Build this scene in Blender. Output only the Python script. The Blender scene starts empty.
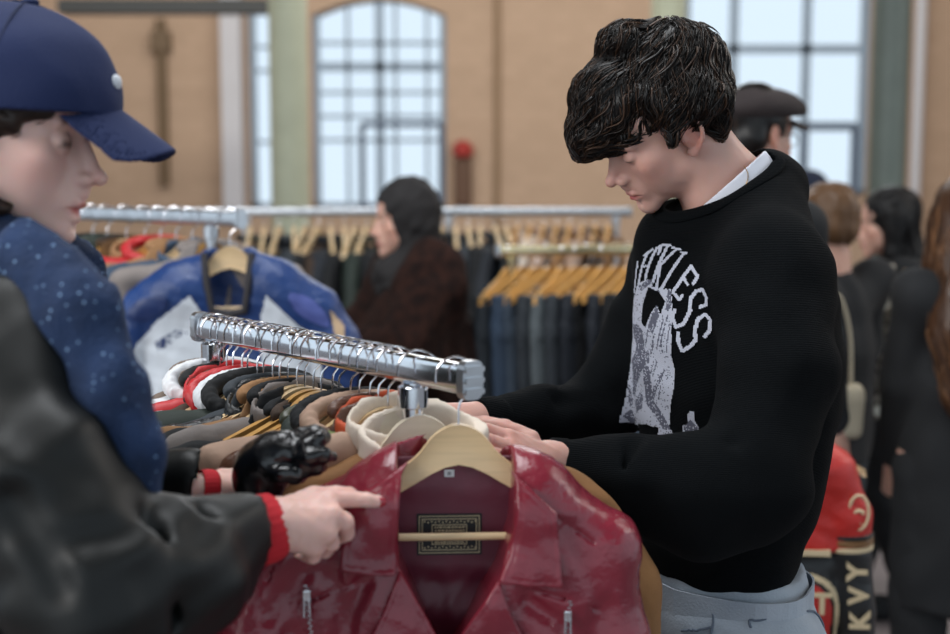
import bpy, bmesh, math, random
import numpy as np
from mathutils import Vector, Matrix
from mathutils.bvhtree import BVHTree

SC = bpy.context.scene
COL = SC.collection
random.seed(7)
FPX = 950 * 50 / 36.0
HORIZON = 170.0
PITCH = math.atan((317 - HORIZON) / FPX)
CAM = np.array([0.0, 0.0, 1.6])
CF = np.array([0, math.cos(PITCH), -math.sin(PITCH)])
CU = np.array([0, math.sin(PITCH), math.cos(PITCH)])
CR = np.array([1.0, 0, 0])

def at(px, py, d):
    """a point of the place seen at that spot of the photograph, d metres in front of the lens"""
    return CAM + d * (CF + (px - 475) / FPX * CR + (317 - py) / FPX * CU)

def at_z(px, py, z):
    v = CF + (px - 475) / FPX * CR + (317 - py) / FPX * CU
    return CAM + v * ((z - CAM[2]) / v[2])

# ---------------------------------------------------------------- camera
cam_data = bpy.data.cameras.new('camera')
cam = bpy.data.objects.new('camera', cam_data)
COL.objects.link(cam)
cam.location = CAM
cam.rotation_euler = (math.pi / 2 - PITCH, 0, 0)
cam_data.sensor_width = 36
cam_data.lens = 50
cam_data.clip_start = 0.05
cam_data.clip_end = 200
cam_data.dof.use_dof = True
cam_data.dof.focus_distance = 1.80
cam_data.dof.aperture_fstop = 2.8
SC.camera = cam

# ---------------------------------------------------------------- world, lights, exposure
world = bpy.data.worlds.new('daylight')
SC.world = world
world.use_nodes = True
bg = world.node_tree.nodes['Background']
bg.inputs['Color'].default_value = (0.76, 0.89, 1.0, 1)
bg.inputs['Strength'].default_value = 1.05

def area(name, loc, target, size, power, color):
    L = bpy.data.lights.new(name, 'AREA')
    L.shape = 'RECTANGLE'
    L.size, L.size_y = size
    L.energy = power
    L.color = color
    o = bpy.data.objects.new(name, L)
    COL.objects.link(o)
    o.location = loc
    o.rotation_euler = (Vector(target) - Vector(loc)).to_track_quat('-Z', 'Y').to_euler()
    return o

area('window_daylight', (-3.4, -0.6, 3.4), (0.3, 2.0, 1.2), (2.4, 2.4), 150, (1.0, 0.97, 0.94))
area('hall_daylight', (1.5, 10.0, 4.8), (0.2, 2.0, 1.2), (5.0, 2.5), 190, (0.92, 0.96, 1.0))
area('roof_light', (-0.4, 2.2, 5.3), (-0.2, 2.1, 0), (2.2, 3.0), 190, (0.94, 0.97, 1.0))
area('wall_fill', (0.0, 8.0, 5.2), (0, 13.0, 2.2), (9.0, 1.2), 330, (1.0, 0.95, 0.88))  # added fill lamp, no source of its own, brightens the back wall
area('aisle_daylight', (4.5, 4.5, 3.8), (1.4, 4.0, 0.6), (2.5, 2.0), 70, (1.0, 0.92, 0.84))

SC.view_settings.view_transform = 'Standard'
SC.view_settings.look = 'None'
SC.view_settings.exposure = 0.0
SC.view_settings.gamma = 1.0
SC.view_settings.use_curve_mapping = False

# ---------------------------------------------------------------- tagging
def tag(o, label=None, cat=None, group=None, kind=None):
    if label: o['label'] = label
    if cat: o['category'] = cat
    if group: o['group'] = group
    if kind: o['kind'] = kind
    return o

def empty(name, loc=(0, 0, 0), rz=0.0, label=None, cat=None, group=None):
    o = bpy.data.objects.new(name, None)
    COL.objects.link(o)
    o.empty_display_size = 0.05
    o.location = loc
    o.rotation_euler = (0, 0, rz)
    return tag(o, label, cat, group)

def copy_tree(o, parent=None):
    c = o.copy()
    COL.objects.link(c)
    if parent: c.parent = parent
    for ch in list(o.children):
        if ch.name in COL.objects:
            copy_tree(ch, c)
    return c

# ---------------------------------------------------------------- materials
MATS = {}
def srgb(*c):
    return tuple((x / 255 / 12.92) if x / 255 <= 0.04045 else ((x / 255 + 0.055) / 1.055) ** 2.4 for x in c) + (1,)

def mat(name, col, rough=0.6, metal=0.0, var=0.0, vscale=8, bump=0.0, bscale=40, kind=None,
        sheen=0.0, coat=0.0, sub=0.0, spec=0.5, aniso=None, col2=None):
    """a procedural material: base colour with noise variation and a bump suited to the stuff"""
    if name in MATS: return MATS[name]
    m = bpy.data.materials.new(name)
    m.use_nodes = True
    N, L = m.node_tree.nodes, m.node_tree.links
    b = N['Principled BSDF']
    if isinstance(col[0], int) or max(col) > 1.01: col = srgb(*col[:3])
    if len(col) == 3: col = tuple(col) + (1,)
    b.inputs['Base Color'].default_value = col
    b.inputs['Roughness'].default_value = rough
    b.inputs['Metallic'].default_value = metal
    b.inputs['Specular IOR Level'].default_value = spec
    if sheen: b.inputs['Sheen Weight'].default_value = sheen
    if coat:
        b.inputs['Coat Weight'].default_value = coat
        b.inputs['Coat Roughness'].default_value = 0.25
    if sub:
        b.inputs['Subsurface Weight'].default_value = sub
        b.inputs['Subsurface Radius'].default_value = (0.010, 0.004, 0.002)
        b.inputs['Subsurface Scale'].default_value = 1.0
    tc = N.new('ShaderNodeTexCoord')
    mp = N.new('ShaderNodeMapping')
    L.new(tc.outputs['Object'], mp.inputs['Vector'])
    if aniso: mp.inputs['Scale'].default_value = aniso
    if var or col2:
        nz = N.new('ShaderNodeTexNoise')
        nz.inputs['Scale'].default_value = vscale
        nz.inputs['Detail'].default_value = 5
        L.new(mp.outputs['Vector'], nz.inputs['Vector'])
        rp = N.new('ShaderNodeValToRGB')
        rp.color_ramp.elements[0].position = 0.34
        rp.color_ramp.elements[1].position = 0.66
        if col2:
            if isinstance(col2[0], int) or max(col2) > 1.01: col2 = srgb(*col2[:3])
            rp.color_ramp.elements[0].color = col
            rp.color_ramp.elements[1].color = tuple(col2[:3]) + (1,)
        else:
            rp.color_ramp.elements[0].color = tuple(x * (1 - var) for x in col[:3]) + (1,)
            rp.color_ramp.elements[1].color = tuple(min(1, x * (1 + var)) for x in col[:3]) + (1,)
        L.new(nz.outputs['Fac'], rp.inputs['Fac'])
        L.new(rp.outputs['Color'], b.inputs['Base Color'])
    if bump:
        bp = N.new('ShaderNodeBump')
        bp.inputs['Strength'].default_value = min(1.0, bump)
        bp.inputs['Distance'].default_value = 0.002 * max(1.0, bump)
        if kind == 'knit':
            t = N.new('ShaderNodeTexWave'); t.wave_type = 'BANDS'; t.bands_direction = 'Z'
            t.inputs['Scale'].default_value = bscale; t.inputs['Distortion'].default_value = 1.5
            t.inputs['Detail Scale'].default_value = 6
            L.new(mp.outputs['Vector'], t.inputs['Vector'])
            t2 = N.new('ShaderNodeTexNoise'); t2.inputs['Scale'].default_value = bscale * 8
            L.new(mp.outputs['Vector'], t2.inputs['Vector'])
            mx = N.new('ShaderNodeMath'); mx.operation = 'ADD'
            L.new(t.outputs['Fac'], mx.inputs[0]); L.new(t2.outputs['Fac'], mx.inputs[1])
            L.new(mx.outputs[0], bp.inputs['Height'])
        elif kind == 'leather':
            t = N.new('ShaderNodeTexVoronoi'); t.inputs['Scale'].default_value = bscale * 12
            t.feature = 'DISTANCE_TO_EDGE'
            L.new(mp.outputs['Vector'], t.inputs['Vector'])
            t2 = N.new('ShaderNodeTexNoise'); t2.inputs['Scale'].default_value = bscale
            t2.inputs['Detail'].default_value = 6; t2.inputs['Distortion'].default_value = 1.2
            L.new(mp.outputs['Vector'], t2.inputs['Vector'])
            mx = N.new('ShaderNodeMath'); mx.operation = 'MULTIPLY_ADD'
            mx.inputs[1].default_value = 5.0
            L.new(t2.outputs['Fac'], mx.inputs[0]); L.new(t.outputs['Distance'], mx.inputs[2])
            L.new(mx.outputs[0], bp.inputs['Height'])
        else:
            t = N.new('ShaderNodeTexNoise'); t.inputs['Scale'].default_value = bscale
            t.inputs['Detail'].default_value = 6
            L.new(mp.outputs['Vector'], t.inputs['Vector'])
            L.new(t.outputs['Fac'], bp.inputs['Height'])
        L.new(bp.outputs['Normal'], b.inputs['Normal'])
    MATS[name] = m
    return m

def skin_mat(name, base, blush, lip):
    """skin with the darker pink of lips and the flush of ears, nose and knuckles from the 'tint' attribute"""
    m = bpy.data.materials.new(name); m.use_nodes = True
    N, L = m.node_tree.nodes, m.node_tree.links
    b = N['Principled BSDF']
    b.inputs['Roughness'].default_value = 0.48
    b.inputs['Subsurface Weight'].default_value = 0.25
    b.inputs['Subsurface Radius'].default_value = (0.012, 0.004, 0.002)
    b.inputs['Subsurface Scale'].default_value = 1.0
    at_ = N.new('ShaderNodeAttribute'); at_.attribute_name = 'tint'
    sp = N.new('ShaderNodeSeparateColor'); L.new(at_.outputs['Color'], sp.inputs['Color'])
    nz = N.new('ShaderNodeTexNoise'); nz.inputs['Scale'].default_value = 30; nz.inputs['Detail'].default_value = 4
    tc = N.new('ShaderNodeTexCoord'); L.new(tc.outputs['Object'], nz.inputs['Vector'])
    def mix(a, c, fac):
        mx = N.new('ShaderNodeMix'); mx.data_type = 'RGBA'
        if isinstance(a, tuple): mx.inputs[6].default_value = a
        else: L.new(a, mx.inputs[6])
        mx.inputs[7].default_value = c
        L.new(fac, mx.inputs[0]); return mx.outputs[2]
    ml = N.new('ShaderNodeMath'); ml.operation = 'MULTIPLY'; ml.inputs[1].default_value = 0.25
    L.new(nz.outputs['Fac'], ml.inputs[0])
    c = mix(srgb(*base), srgb(*blush), ml.outputs[0])
    c = mix(c, srgb(*blush), sp.outputs['Green'])
    c = mix(c, srgb(*lip), sp.outputs['Red'])
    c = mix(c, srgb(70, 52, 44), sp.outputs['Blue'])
    L.new(c, b.inputs['Base Color'])
    bp = N.new('ShaderNodeBump'); bp.inputs['Strength'].default_value = 0.15; bp.inputs['Distance'].default_value = 0.001
    n2 = N.new('ShaderNodeTexNoise'); n2.inputs['Scale'].default_value = 350; L.new(tc.outputs['Object'], n2.inputs['Vector'])
    L.new(n2.outputs['Fac'], bp.inputs['Height']); L.new(bp.outputs['Normal'], b.inputs['Normal'])
    return m

# ---------------------------------------------------------------- mesh building
def make_obj(name, me, material=None, parent=None):
    o = bpy.data.objects.new(name, me)
    COL.objects.link(o)
    if material:
        for m_ in (material if isinstance(material, (list, tuple)) else [material]): me.materials.append(m_)
    if parent: o.parent = parent
    return o

def mesh_from(name, V, F, smooth=True, tint=None):
    me = bpy.data.meshes.new(name)
    V = np.asarray(V, dtype=np.float32)
    if isinstance(F, np.ndarray) and F.ndim == 2:
        n = len(F); k = F.shape[1]
        me.vertices.add(len(V)); me.vertices.foreach_set('co', V.ravel())
        me.loops.add(n * k); me.loops.foreach_set('vertex_index', F.astype(np.int32).ravel())
        me.polygons.add(n)
        me.polygons.foreach_set('loop_start', np.arange(0, n * k, k, dtype=np.int32))
        me.update(calc_edges=True)
    else:
        me.from_pydata(V.tolist(), [], F)
        me.update()
    me.polygons.foreach_set('use_smooth', np.full(len(me.polygons), smooth))
    if tint is not None:
        a = me.attributes.new('tint', 'FLOAT_COLOR', 'POINT')
        a.data.foreach_set('color', np.asarray(tint, dtype=np.float32).ravel())
    me.validate()
    return me

def nets(D, lo, h):
    S = D < 0
    c = np.zeros(tuple(n - 1 for n in D.shape), np.int8)
    for a in (0, 1):
        for b in (0, 1):
            for d in (0, 1):
                c += S[a:a + c.shape[0], b:b + c.shape[1], d:d + c.shape[2]]
    act = (c > 0) & (c < 8)
    I, J, K = np.nonzero(act)
    idx = np.full(c.shape, -1, np.int32); idx[I, J, K] = np.arange(len(I))
    acc = np.zeros((len(I), 3), np.float32); cnt = np.zeros(len(I), np.float32)
    cor = [(a, b, d) for a in (0, 1) for b in (0, 1) for d in (0, 1)]
    for p in cor:
        for ax in range(3):
            if p[ax]: continue
            q = list(p); q[ax] = 1
            d0 = D[I + p[0], J + p[1], K + p[2]]; d1 = D[I + q[0], J + q[1], K + q[2]]
            m = (d0 < 0) != (d1 < 0)
            t = np.where(m, d0 / np.where(m, d0 - d1, 1), 0)
            for k in range(3):
                acc[:, k] += np.where(m, p[k] + (t if k == ax else 0), 0)
            cnt += m
    P = acc / cnt[:, None] + np.stack([I, J, K], 1)
    P = P * h + np.asarray(lo)
    Q = []
    for ax in range(3):
        o1, o2 = [(1, 2), (2, 0), (0, 1)][ax]
        s0 = [slice(None)] * 3; s1 = [slice(None)] * 3
        s0[ax] = slice(0, -1); s1[ax] = slice(1, None)
        A, B = S[tuple(s0)], S[tuple(s1)]
        e = np.stack(np.nonzero(A != B), 1)
        ok = (e[:, o1] > 0) & (e[:, o2] > 0) & (e[:, o1] < D.shape[o1] - 1) & (e[:, o2] < D.shape[o2] - 1)
        e = e[ok]
        flip = A[e[:, 0], e[:, 1], e[:, 2]]
        qs = []
        for (u, v) in ((1, 1), (0, 1), (0, 0), (1, 0)):
            w = e.copy(); w[:, o1] -= u; w[:, o2] -= v
            qs.append(idx[w[:, 0], w[:, 1], w[:, 2]])
        q = np.stack(qs, 1)
        q[~flip] = q[~flip][:, ::-1]
        Q.append(q)
    return P, np.concatenate(Q)

def relax(P, Q, n=2, lam=0.5):
    for _ in range(n):
        acc = np.zeros_like(P); cnt = np.zeros(len(P))
        for k in range(4):
            a, b = Q[:, k], Q[:, (k + 1) % 4]
            for dim in range(3):
                acc[:, dim] += np.bincount(a, P[b, dim], len(P)) + np.bincount(b, P[a, dim], len(P))
            cnt += np.bincount(a, minlength=len(P)) + np.bincount(b, minlength=len(P))
        P = P + lam * (acc / np.maximum(cnt, 1)[:, None] - P)
    return P

_rng = np.random.RandomState(11)
def fnoise(X, Y, Z, f, seed=0, n=5):
    """smooth pseudo-noise in -1..1: warped sines; f is one frequency or one per axis (cycles/m)"""
    r = np.random.RandomState(seed + 100)
    f = np.ones(3) * f
    out = 0
    for i in range(n):
        d = r.normal(size=3); d /= np.linalg.norm(d)
        ph = r.rand() * 6.28
        s = 0.6 + 0.9 * r.rand()
        a = (X * d[0] * f[0] + Y * d[1] * f[1] + Z * d[2] * f[2]) * 6.283 * s + ph
        d2 = r.normal(size=3) * 0.5
        a = a + 1.3 * np.sin((X * d2[0] * f[0] + Y * d2[1] * f[1] + Z * d2[2] * f[2]) * 6.283 + ph * 2)
        out = out + np.sin(a)
    return out / (n ** 0.5) / 1.3

class Vol:
    """a distance field sculpted from rounded shapes and meshed once"""
    def __init__(s, lo, hi, h):
        s.lo = np.array(lo, float); s.h = h
        s.n = np.maximum(4, np.ceil((np.array(hi) - s.lo) / h).astype(int) + 1)
        s.ax = [(s.lo[i] + np.arange(s.n[i]) * h).astype(np.float32) for i in range(3)]
        s.D = np.full(tuple(s.n), 1.0, np.float32)
    def sub(s, lo, hi):
        a = np.clip(np.floor((np.array(lo) - s.lo) / s.h).astype(int), 0, s.n)
        b = np.clip(np.ceil((np.array(hi) - s.lo) / s.h).astype(int) + 1, 0, s.n)
        sl = tuple(slice(a[i], b[i]) for i in range(3))
        if any(b[i] <= a[i] for i in range(3)): return None, None
        return sl, (s.ax[0][sl[0]][:, None, None], s.ax[1][sl[1]][None, :, None], s.ax[2][sl[2]][None, None, :])
    def put(s, sl, d, k, op):
        D = s.D[sl]
        if op == 's':
            d = -d
            if k > 0:
                h = np.clip(0.5 - 0.5 * (D - d) / k, 0, 1)
                s.D[sl] = D * (1 - h) + d * h + k * h * (1 - h)
            else: s.D[sl] = np.maximum(D, d)
        elif op == 'i':
            s.D[sl] = np.maximum(D, d)
        else:
            if k > 0:
                h = np.clip(0.5 + 0.5 * (D - d) / k, 0, 1)
                s.D[sl] = D * (1 - h) + d * h - k * h * (1 - h)
            else: s.D[sl] = np.minimum(D, d)
    def ell(s, c, r, k=0.0, op='u', R=None):
        c = np.array(c, float); r = np.ones(3) * r
        pad = (max(r) if R is not None else r) + 2 * k + 4 * s.h
        sl, g = s.sub(c - pad, c + pad)
        if sl is None: return s
        x, y, z = g[0] - c[0], g[1] - c[1], g[2] - c[2]
        if R is not None:
            R = np.array(R)
            x, y, z = (x * R[0, 0] + y * R[1, 0] + z * R[2, 0], x * R[0, 1] + y * R[1, 1] + z * R[2, 1], x * R[0, 2] + y * R[1, 2] + z * R[2, 2])
        k0 = np.sqrt((x / r[0]) ** 2 + (y / r[1]) ** 2 + (z / r[2]) ** 2)
        k1 = np.sqrt((x / r[0] ** 2) ** 2 + (y / r[1] ** 2) ** 2 + (z / r[2] ** 2) ** 2) + 1e-9
        s.put(sl, (k0 * (k0 - 1) / k1).astype(np.float32), k, op); return s
    def cone(s, a, b, ra, rb=None, k=0.0, op='u', flat=None):
        a = np.array(a, float); b = np.array(b, float); rb = ra if rb is None else rb
        pad = max(ra, rb) + 2 * k + 4 * s.h
        sl, g = s.sub(np.minimum(a, b) - pad, np.maximum(a, b) + pad)
        if sl is None: return s
        ba = b - a; L2 = max(ba @ ba, 1e-12)
        x, y, z = g[0] - a[0], g[1] - a[1], g[2] - a[2]
        t = np.clip((x * ba[0] + y * ba[1] + z * ba[2]) / L2, 0, 1)
        x, y, z = x - t * ba[0], y - t * ba[1], z - t * ba[2]
        if flat is not None:
            n = np.array(flat[0], float); n /= np.linalg.norm(n); e = flat[1] - 1
            q = (x * n[0] + y * n[1] + z * n[2]) * e
            x, y, z = x + q * n[0], y + q * n[1], z + q * n[2]
        d = np.sqrt(x * x + y * y + z * z) - (ra + (rb - ra) * t)
        s.put(sl, d.astype(np.float32), k, op); return s
    def chain(s, pts, rad, k=0.0, op='u', flat=None):
        for i in range(len(pts) - 1):
            s.cone(pts[i], pts[i + 1], rad[i], rad[i + 1], k, op, flat)
        return s
    def box(s, c, r, rnd=0.0, k=0.0, op='u', R=None):
        c = np.array(c, float); r = np.array(r, float)
        pad = (np.linalg.norm(r) if R is not None else r) + 2 * k + 4 * s.h
        sl, g = s.sub(c - pad, c + pad)
        if sl is None: return s
        x, y, z = g[0] - c[0], g[1] - c[1], g[2] - c[2]
        if R is not None:
            R = np.array(R)
            x, y, z = (x * R[0, 0] + y * R[1, 0] + z * R[2, 0], x * R[0, 1] + y * R[1, 1] + z * R[2, 1], x * R[0, 2] + y * R[1, 2] + z * R[2, 2])
        qx, qy, qz = np.abs(x) - r[0] + rnd, np.abs(y) - r[1] + rnd, np.abs(z) - r[2] + rnd
        d = np.sqrt(np.maximum(qx, 0) ** 2 + np.maximum(qy, 0) ** 2 + np.maximum(qz, 0) ** 2) + np.minimum(np.maximum(qx, np.maximum(qy, qz)), 0) - rnd
        s.put(sl, d.astype(np.float32), k, op); return s
    def panel(s, poly, y0, th, k=0.0, op='u', rnd=0.002, stitch=None, axes=(0, 2)):
        """a sheet whose outline is a polygon in the plane of two axes; y0(x, z) is where the sheet lies on the third"""
        poly = np.array(poly, float)
        sl = tuple(slice(0, n) for n in s.n)
        a0 = s.ax[axes[0]]; a1 = s.ax[axes[1]]
        X, Z = np.meshgrid(a0, a1, indexing='ij')
        d2 = poly_sdf(poly, X, Z)
        third = 3 - axes[0] - axes[1]
        Yc = y0(X, Z) if callable(y0) else np.full_like(X, y0)
        T = np.full_like(X, th)
        if stitch: T = T - stitch[1] * np.exp(-((d2 + stitch[0]) / 0.0012) ** 2)
        ex = [slice(None)] * 3; ex[third] = None
        if axes[0] < axes[1]: d2e, Ye, Te = d2[tuple(ex)], Yc[tuple(ex)], T[tuple(ex)]
        sh = [None] * 3; sh[third] = slice(None)
        yy = np.abs(s.ax[third][tuple(sh)] - Ye) - Te + rnd
        xx = d2e + rnd
        d = np.sqrt(np.maximum(xx, 0) ** 2 + np.maximum(yy, 0) ** 2) + np.minimum(np.maximum(xx, yy), 0) - rnd
        s.put(sl, d.astype(np.float32), k, op); return s
    def warp(s, fn):
        g = (s.ax[0][:, None, None], s.ax[1][None, :, None], s.ax[2][None, None, :])
        m = np.abs(s.D) < 0.08
        I, J, K = np.nonzero(m)
        s.D[I, J, K] += fn(s.ax[0][I], s.ax[1][J], s.ax[2][K]).astype(np.float32); return s
    def cut(s, n, o):
        """keep the side of the plane through o that n points away from"""
        n = np.array(n, float); n /= np.linalg.norm(n)
        g = (s.ax[0][:, None, None] - o[0], s.ax[1][None, :, None] - o[1], s.ax[2][None, None, :] - o[2])
        s.D = np.maximum(s.D, (g[0] * n[0] + g[1] * n[1] + g[2] * n[2]).astype(np.float32)); return s
    def shell(s, t):
        s.D = np.abs(s.D + t / 2) - t / 2; return s
    def close(s):
        for ax in range(3):
            for e in (0, -1):
                sl = [slice(None)] * 3; sl[ax] = e
                s.D[tuple(sl)] = np.maximum(s.D[tuple(sl)], 0.5 * s.h)
        return s
    def mesh(s, smooth=1):
        s.close()
        P, Q = nets(s.D, s.lo, s.h)
        if smooth: P = relax(P, Q, smooth)
        return P, Q
    def sample(s, P):
        q = np.clip((P - s.lo) / s.h, 0, s.n - 1.001)
        i = q.astype(int); f = q - i
        r = 0
        for a in (0, 1):
            for b in (0, 1):
                for c in (0, 1):
                    w = (f[:, 0] if a else 1 - f[:, 0]) * (f[:, 1] if b else 1 - f[:, 1]) * (f[:, 2] if c else 1 - f[:, 2])
                    r = r + w * s.D[i[:, 0] + a, i[:, 1] + b, i[:, 2] + c]
        return r
    def grad(s, P):
        e = s.h
        g = np.stack([s.sample(P + np.eye(3)[k] * e) - s.sample(P - np.eye(3)[k] * e) for k in range(3)], 1)
        return g / (np.linalg.norm(g, axis=1, keepdims=True) + 1e-9)

def poly_sdf(poly, X, Z):
    d = np.full(X.shape, 1e9); s = np.ones(X.shape)
    n = len(poly)
    for i in range(n):
        a = poly[i]; b = poly[i - 1]
        e = b - a; wx, wz = X - a[0], Z - a[1]
        t = np.clip((wx * e[0] + wz * e[1]) / max(e @ e, 1e-12), 0, 1)
        bx, bz = wx - e[0] * t, wz - e[1] * t
        d = np.minimum(d, bx * bx + bz * bz)
        c1 = Z >= a[1]; c2 = Z < b[1]; c3 = e[0] * wz > e[1] * wx
        s = np.where((c1 & c2 & c3) | (~c1 & ~c2 & ~c3), -s, s)
    return (s * np.sqrt(d)).astype(np.float32)

def smooth_poly(pts, n=6):
    """a closed Catmull-Rom outline through the points"""
    P = np.array(pts, float); out = []
    m = len(P)
    for i in range(m):
        p0, p1, p2, p3 = P[i - 1], P[i], P[(i + 1) % m], P[(i + 2) % m]
        for j in range(n):
            t = j / n
            out.append(0.5 * ((2 * p1) + (-p0 + p2) * t + (2 * p0 - 5 * p1 + 4 * p2 - p3) * t * t + (-p0 + 3 * p1 - 3 * p2 + p3) * t ** 3))
    return np.array(out)

def spline(pts, n=6):
    P = np.array(pts, float)
    P = np.vstack([2 * P[0] - P[1], P, 2 * P[-1] - P[-2]])
    out = []
    for i in range(1, len(P) - 2):
        p0, p1, p2, p3 = P[i - 1], P[i], P[i + 1], P[i + 2]
        for j in range(n):
            t = j / n
            out.append(0.5 * ((2 * p1) + (-p0 + p2) * t + (2 * p0 - 5 * p1 + 4 * p2 - p3) * t * t + (-p0 + 3 * p1 - 3 * p2 + p3) * t ** 3))
    out.append(P[-2])
    return np.array(out)

class MB:
    """boxes, tubes and lathes gathered into one mesh"""
    def __init__(s): s.V = []; s.F = []
    def add(s, V, F):
        o = len(s.V); s.V += [tuple(v) for v in V]; s.F += [tuple(i + o for i in f) for f in F]; return s
    def box(s, c, r, R=None, bev=0.0):
        bm = bmesh.new(); bmesh.ops.create_cube(bm, size=2)
        for v in bm.verts: v.co = Vector((v.co.x * r[0], v.co.y * r[1], v.co.z * r[2]))
        if bev: bmesh.ops.bevel(bm, geom=bm.edges[:], offset=bev, segments=2, affect='EDGES', profile=0.5)
        M = Matrix(R) if R is not None else Matrix.Identity(3)
        V = [M @ v.co + Vector(c) for v in bm.verts]; bm.verts.index_update()
        F = [[v.index for v in f.verts] for f in bm.faces]; bm.free()
        return s.add(V, F)
    def tube(s, pts, r, n=8, cap=True, flat=None):
        pts = [Vector(p) for p in pts]; R = r if hasattr(r, '__len__') else [r] * len(pts)
        V = []; F = []; up = None
        for i, p in enumerate(pts):
            t = (pts[min(i + 1, len(pts) - 1)] - pts[max(i - 1, 0)]).normalized()
            if up is None:
                up = Vector((0, 0, 1)) if abs(t.z) < 0.9 else Vector((1, 0, 0))
            a = (up - t * up.dot(t)).normalized(); b = t.cross(a); up = a
            for k in range(n):
                w = 2 * math.pi * k / n
                V.append(p + (a * math.cos(w) + b * math.sin(w) * (flat or 1)) * R[i])
        for i in range(len(pts) - 1):
            for k in range(n):
                F.append((i * n + k, i * n + (k + 1) % n, (i + 1) * n + (k + 1) % n, (i + 1) * n + k))
        if cap:
            F.append(tuple(range(n))[::-1]); F.append(tuple((len(pts) - 1) * n + k for k in range(n)))
        return s.add(V, F)
    def lathe(s, prof, c=(0, 0, 0), n=24):
        V = []; F = []
        for (r, z) in prof:
            for k in range(n):
                w = 2 * math.pi * k / n; V.append((c[0] + r * math.cos(w), c[1] + r * math.sin(w), c[2] + z))
        for i in range(len(prof) - 1):
            for k in range(n):
                F.append((i * n + k, i * n + (k + 1) % n, (i + 1) * n + (k + 1) % n, (i + 1) * n + k))
        F.append(tuple(range(n))[::-1]); F.append(tuple((len(prof) - 1) * n + k for k in range(n)))
        return s.add(V, F)
    def prism(s, poly, y0, y1, axes='xz'):
        n = len(poly)
        if axes == 'xz': V = [(p[0], y0, p[1]) for p in poly] + [(p[0], y1, p[1]) for p in poly]
        elif axes == 'xy': V = [(p[0], p[1], y0) for p in poly] + [(p[0], p[1], y1) for p in poly]
        else: V = [(y0, p[0], p[1]) for p in poly] + [(y1, p[0], p[1]) for p in poly]
        F = [tuple(range(n)), tuple(range(n, 2 * n))[::-1]] + [(i, i + n, (i + 1) % n + n, (i + 1) % n) for i in range(n)]
        return s.add(V, F)
    def build(s, name, m, parent=None, smooth=False):
        me = mesh_from(name, s.V, s.F, smooth)
        if smooth:
            me.set_sharp_from_angle(angle=math.radians(40))
        return make_obj(name, me, m, parent)

def vol_obj(V, name, m, parent=None, smooth=1, tint=None, xf=None):
    P, Q = V.mesh(smooth)
    tn = tint(P) if tint else None
    if xf is not None: P = P @ np.array(xf[0]).T + np.array(xf[1])
    return make_obj(name, mesh_from(name, P, Q, True, tn), m, parent)

def bvh_of(objs):
    Vs = []; Fs = []
    for o in objs:
        off = len(Vs)
        M = o.matrix_world if o.parent is None else o.matrix_basis
        Vs += [M @ v.co for v in o.data.vertices]
        Fs += [tuple(i + off for i in p.vertices) for p in o.data.polygons]
    return BVHTree.FromPolygons(Vs, Fs)

def decal(name, mask, origin, U, W, dirn, bvh, step, material, parent, lift=0.0008, thick=0.0):
    """lay a patch cut as a grid of cells on a surface: mask[i][j] cells along U and W, dropped along dirn"""
    U, W, dirn = Vector(U), Vector(W), Vector(dirn).normalized()
    origin = Vector(origin)
    ni, nj = mask.shape
    vid = {}; V = []; F = []
    def vert(i, j):
        if (i, j) in vid: return vid[(i, j)]
        p = origin + U * (i * step) + W * (j * step)
        h = bvh.ray_cast(p, dirn, 1.0)
        for _ in range(4):
            if h[0] is not None and h[1].dot(dirn) > 0: h = bvh.ray_cast(h[0] + dirn * .001, dirn, 1.0)
        if h[0] is None: vid[(i, j)] = None; return None
        V.append(h[0] - dirn * lift + (h[1] if h[1].dot(dirn) < 0 else -h[1]) * lift)
        vid[(i, j)] = len(V) - 1; return vid[(i, j)]
    for i in range(ni):
        for j in range(nj):
            if mask[i, j]:
                q = [vert(i, j), vert(i + 1, j), vert(i + 1, j + 1), vert(i, j + 1)]
                if None in q: continue
                if max((Vector(V[q[a]]) - Vector(V[q[b]])).length for a, b in ((0, 1), (1, 2), (2, 3), (3, 0))) > 6 * step: continue
                n = (Vector(V[q[1]]) - Vector(V[q[0]])).cross(Vector(V[q[3]]) - Vector(V[q[0]]))
                if n.dot(dirn) > 0: q = q[::-1]
                F.append(tuple(q))
    if not F: return None
    return make_obj(name, mesh_from(name, V, F, True), material, parent)

def text_mesh(s, size, depth, name, m, M, parent=None, font_x=1.0, bold=0.0):
    c = bpy.data.curves.new(name, 'FONT'); c.body = s; c.size = size; c.extrude = depth
    c.align_x = 'CENTER'; c.align_y = 'CENTER'; c.offset = bold
    o = bpy.data.objects.new(name + '_tmp', c); COL.objects.link(o)
    dg = bpy.context.evaluated_depsgraph_get()
    me = bpy.data.meshes.new_from_object(o.evaluated_get(dg))
    bpy.data.objects.remove(o)
    me.transform(Matrix.Diagonal((font_x, 1, 1, 1)))
    me.transform(M)
    me.materials.clear()
    return make_obj(name, me, m, parent)

def rot(yaw=0, pitch=0, roll=0):
    """columns: the thing's right, forward and up after yaw about z, nose-down pitch and roll about forward"""
    return np.array(Matrix.Rotation(yaw, 3, 'Z') @ Matrix.Rotation(-pitch, 3, 'X') @ Matrix.Rotation(roll, 3, 'Y'))
# ================================================================ the hall
floor_m = mat('concrete', (122, 112, 112), .55, var=.18, vscale=1.2, bump=.2, bscale=12)
m = MB(); m.box((0, 6, -.05), (14, 12, .05)); fl = m.build('floor', floor_m); tag(fl, kind='structure')

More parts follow.
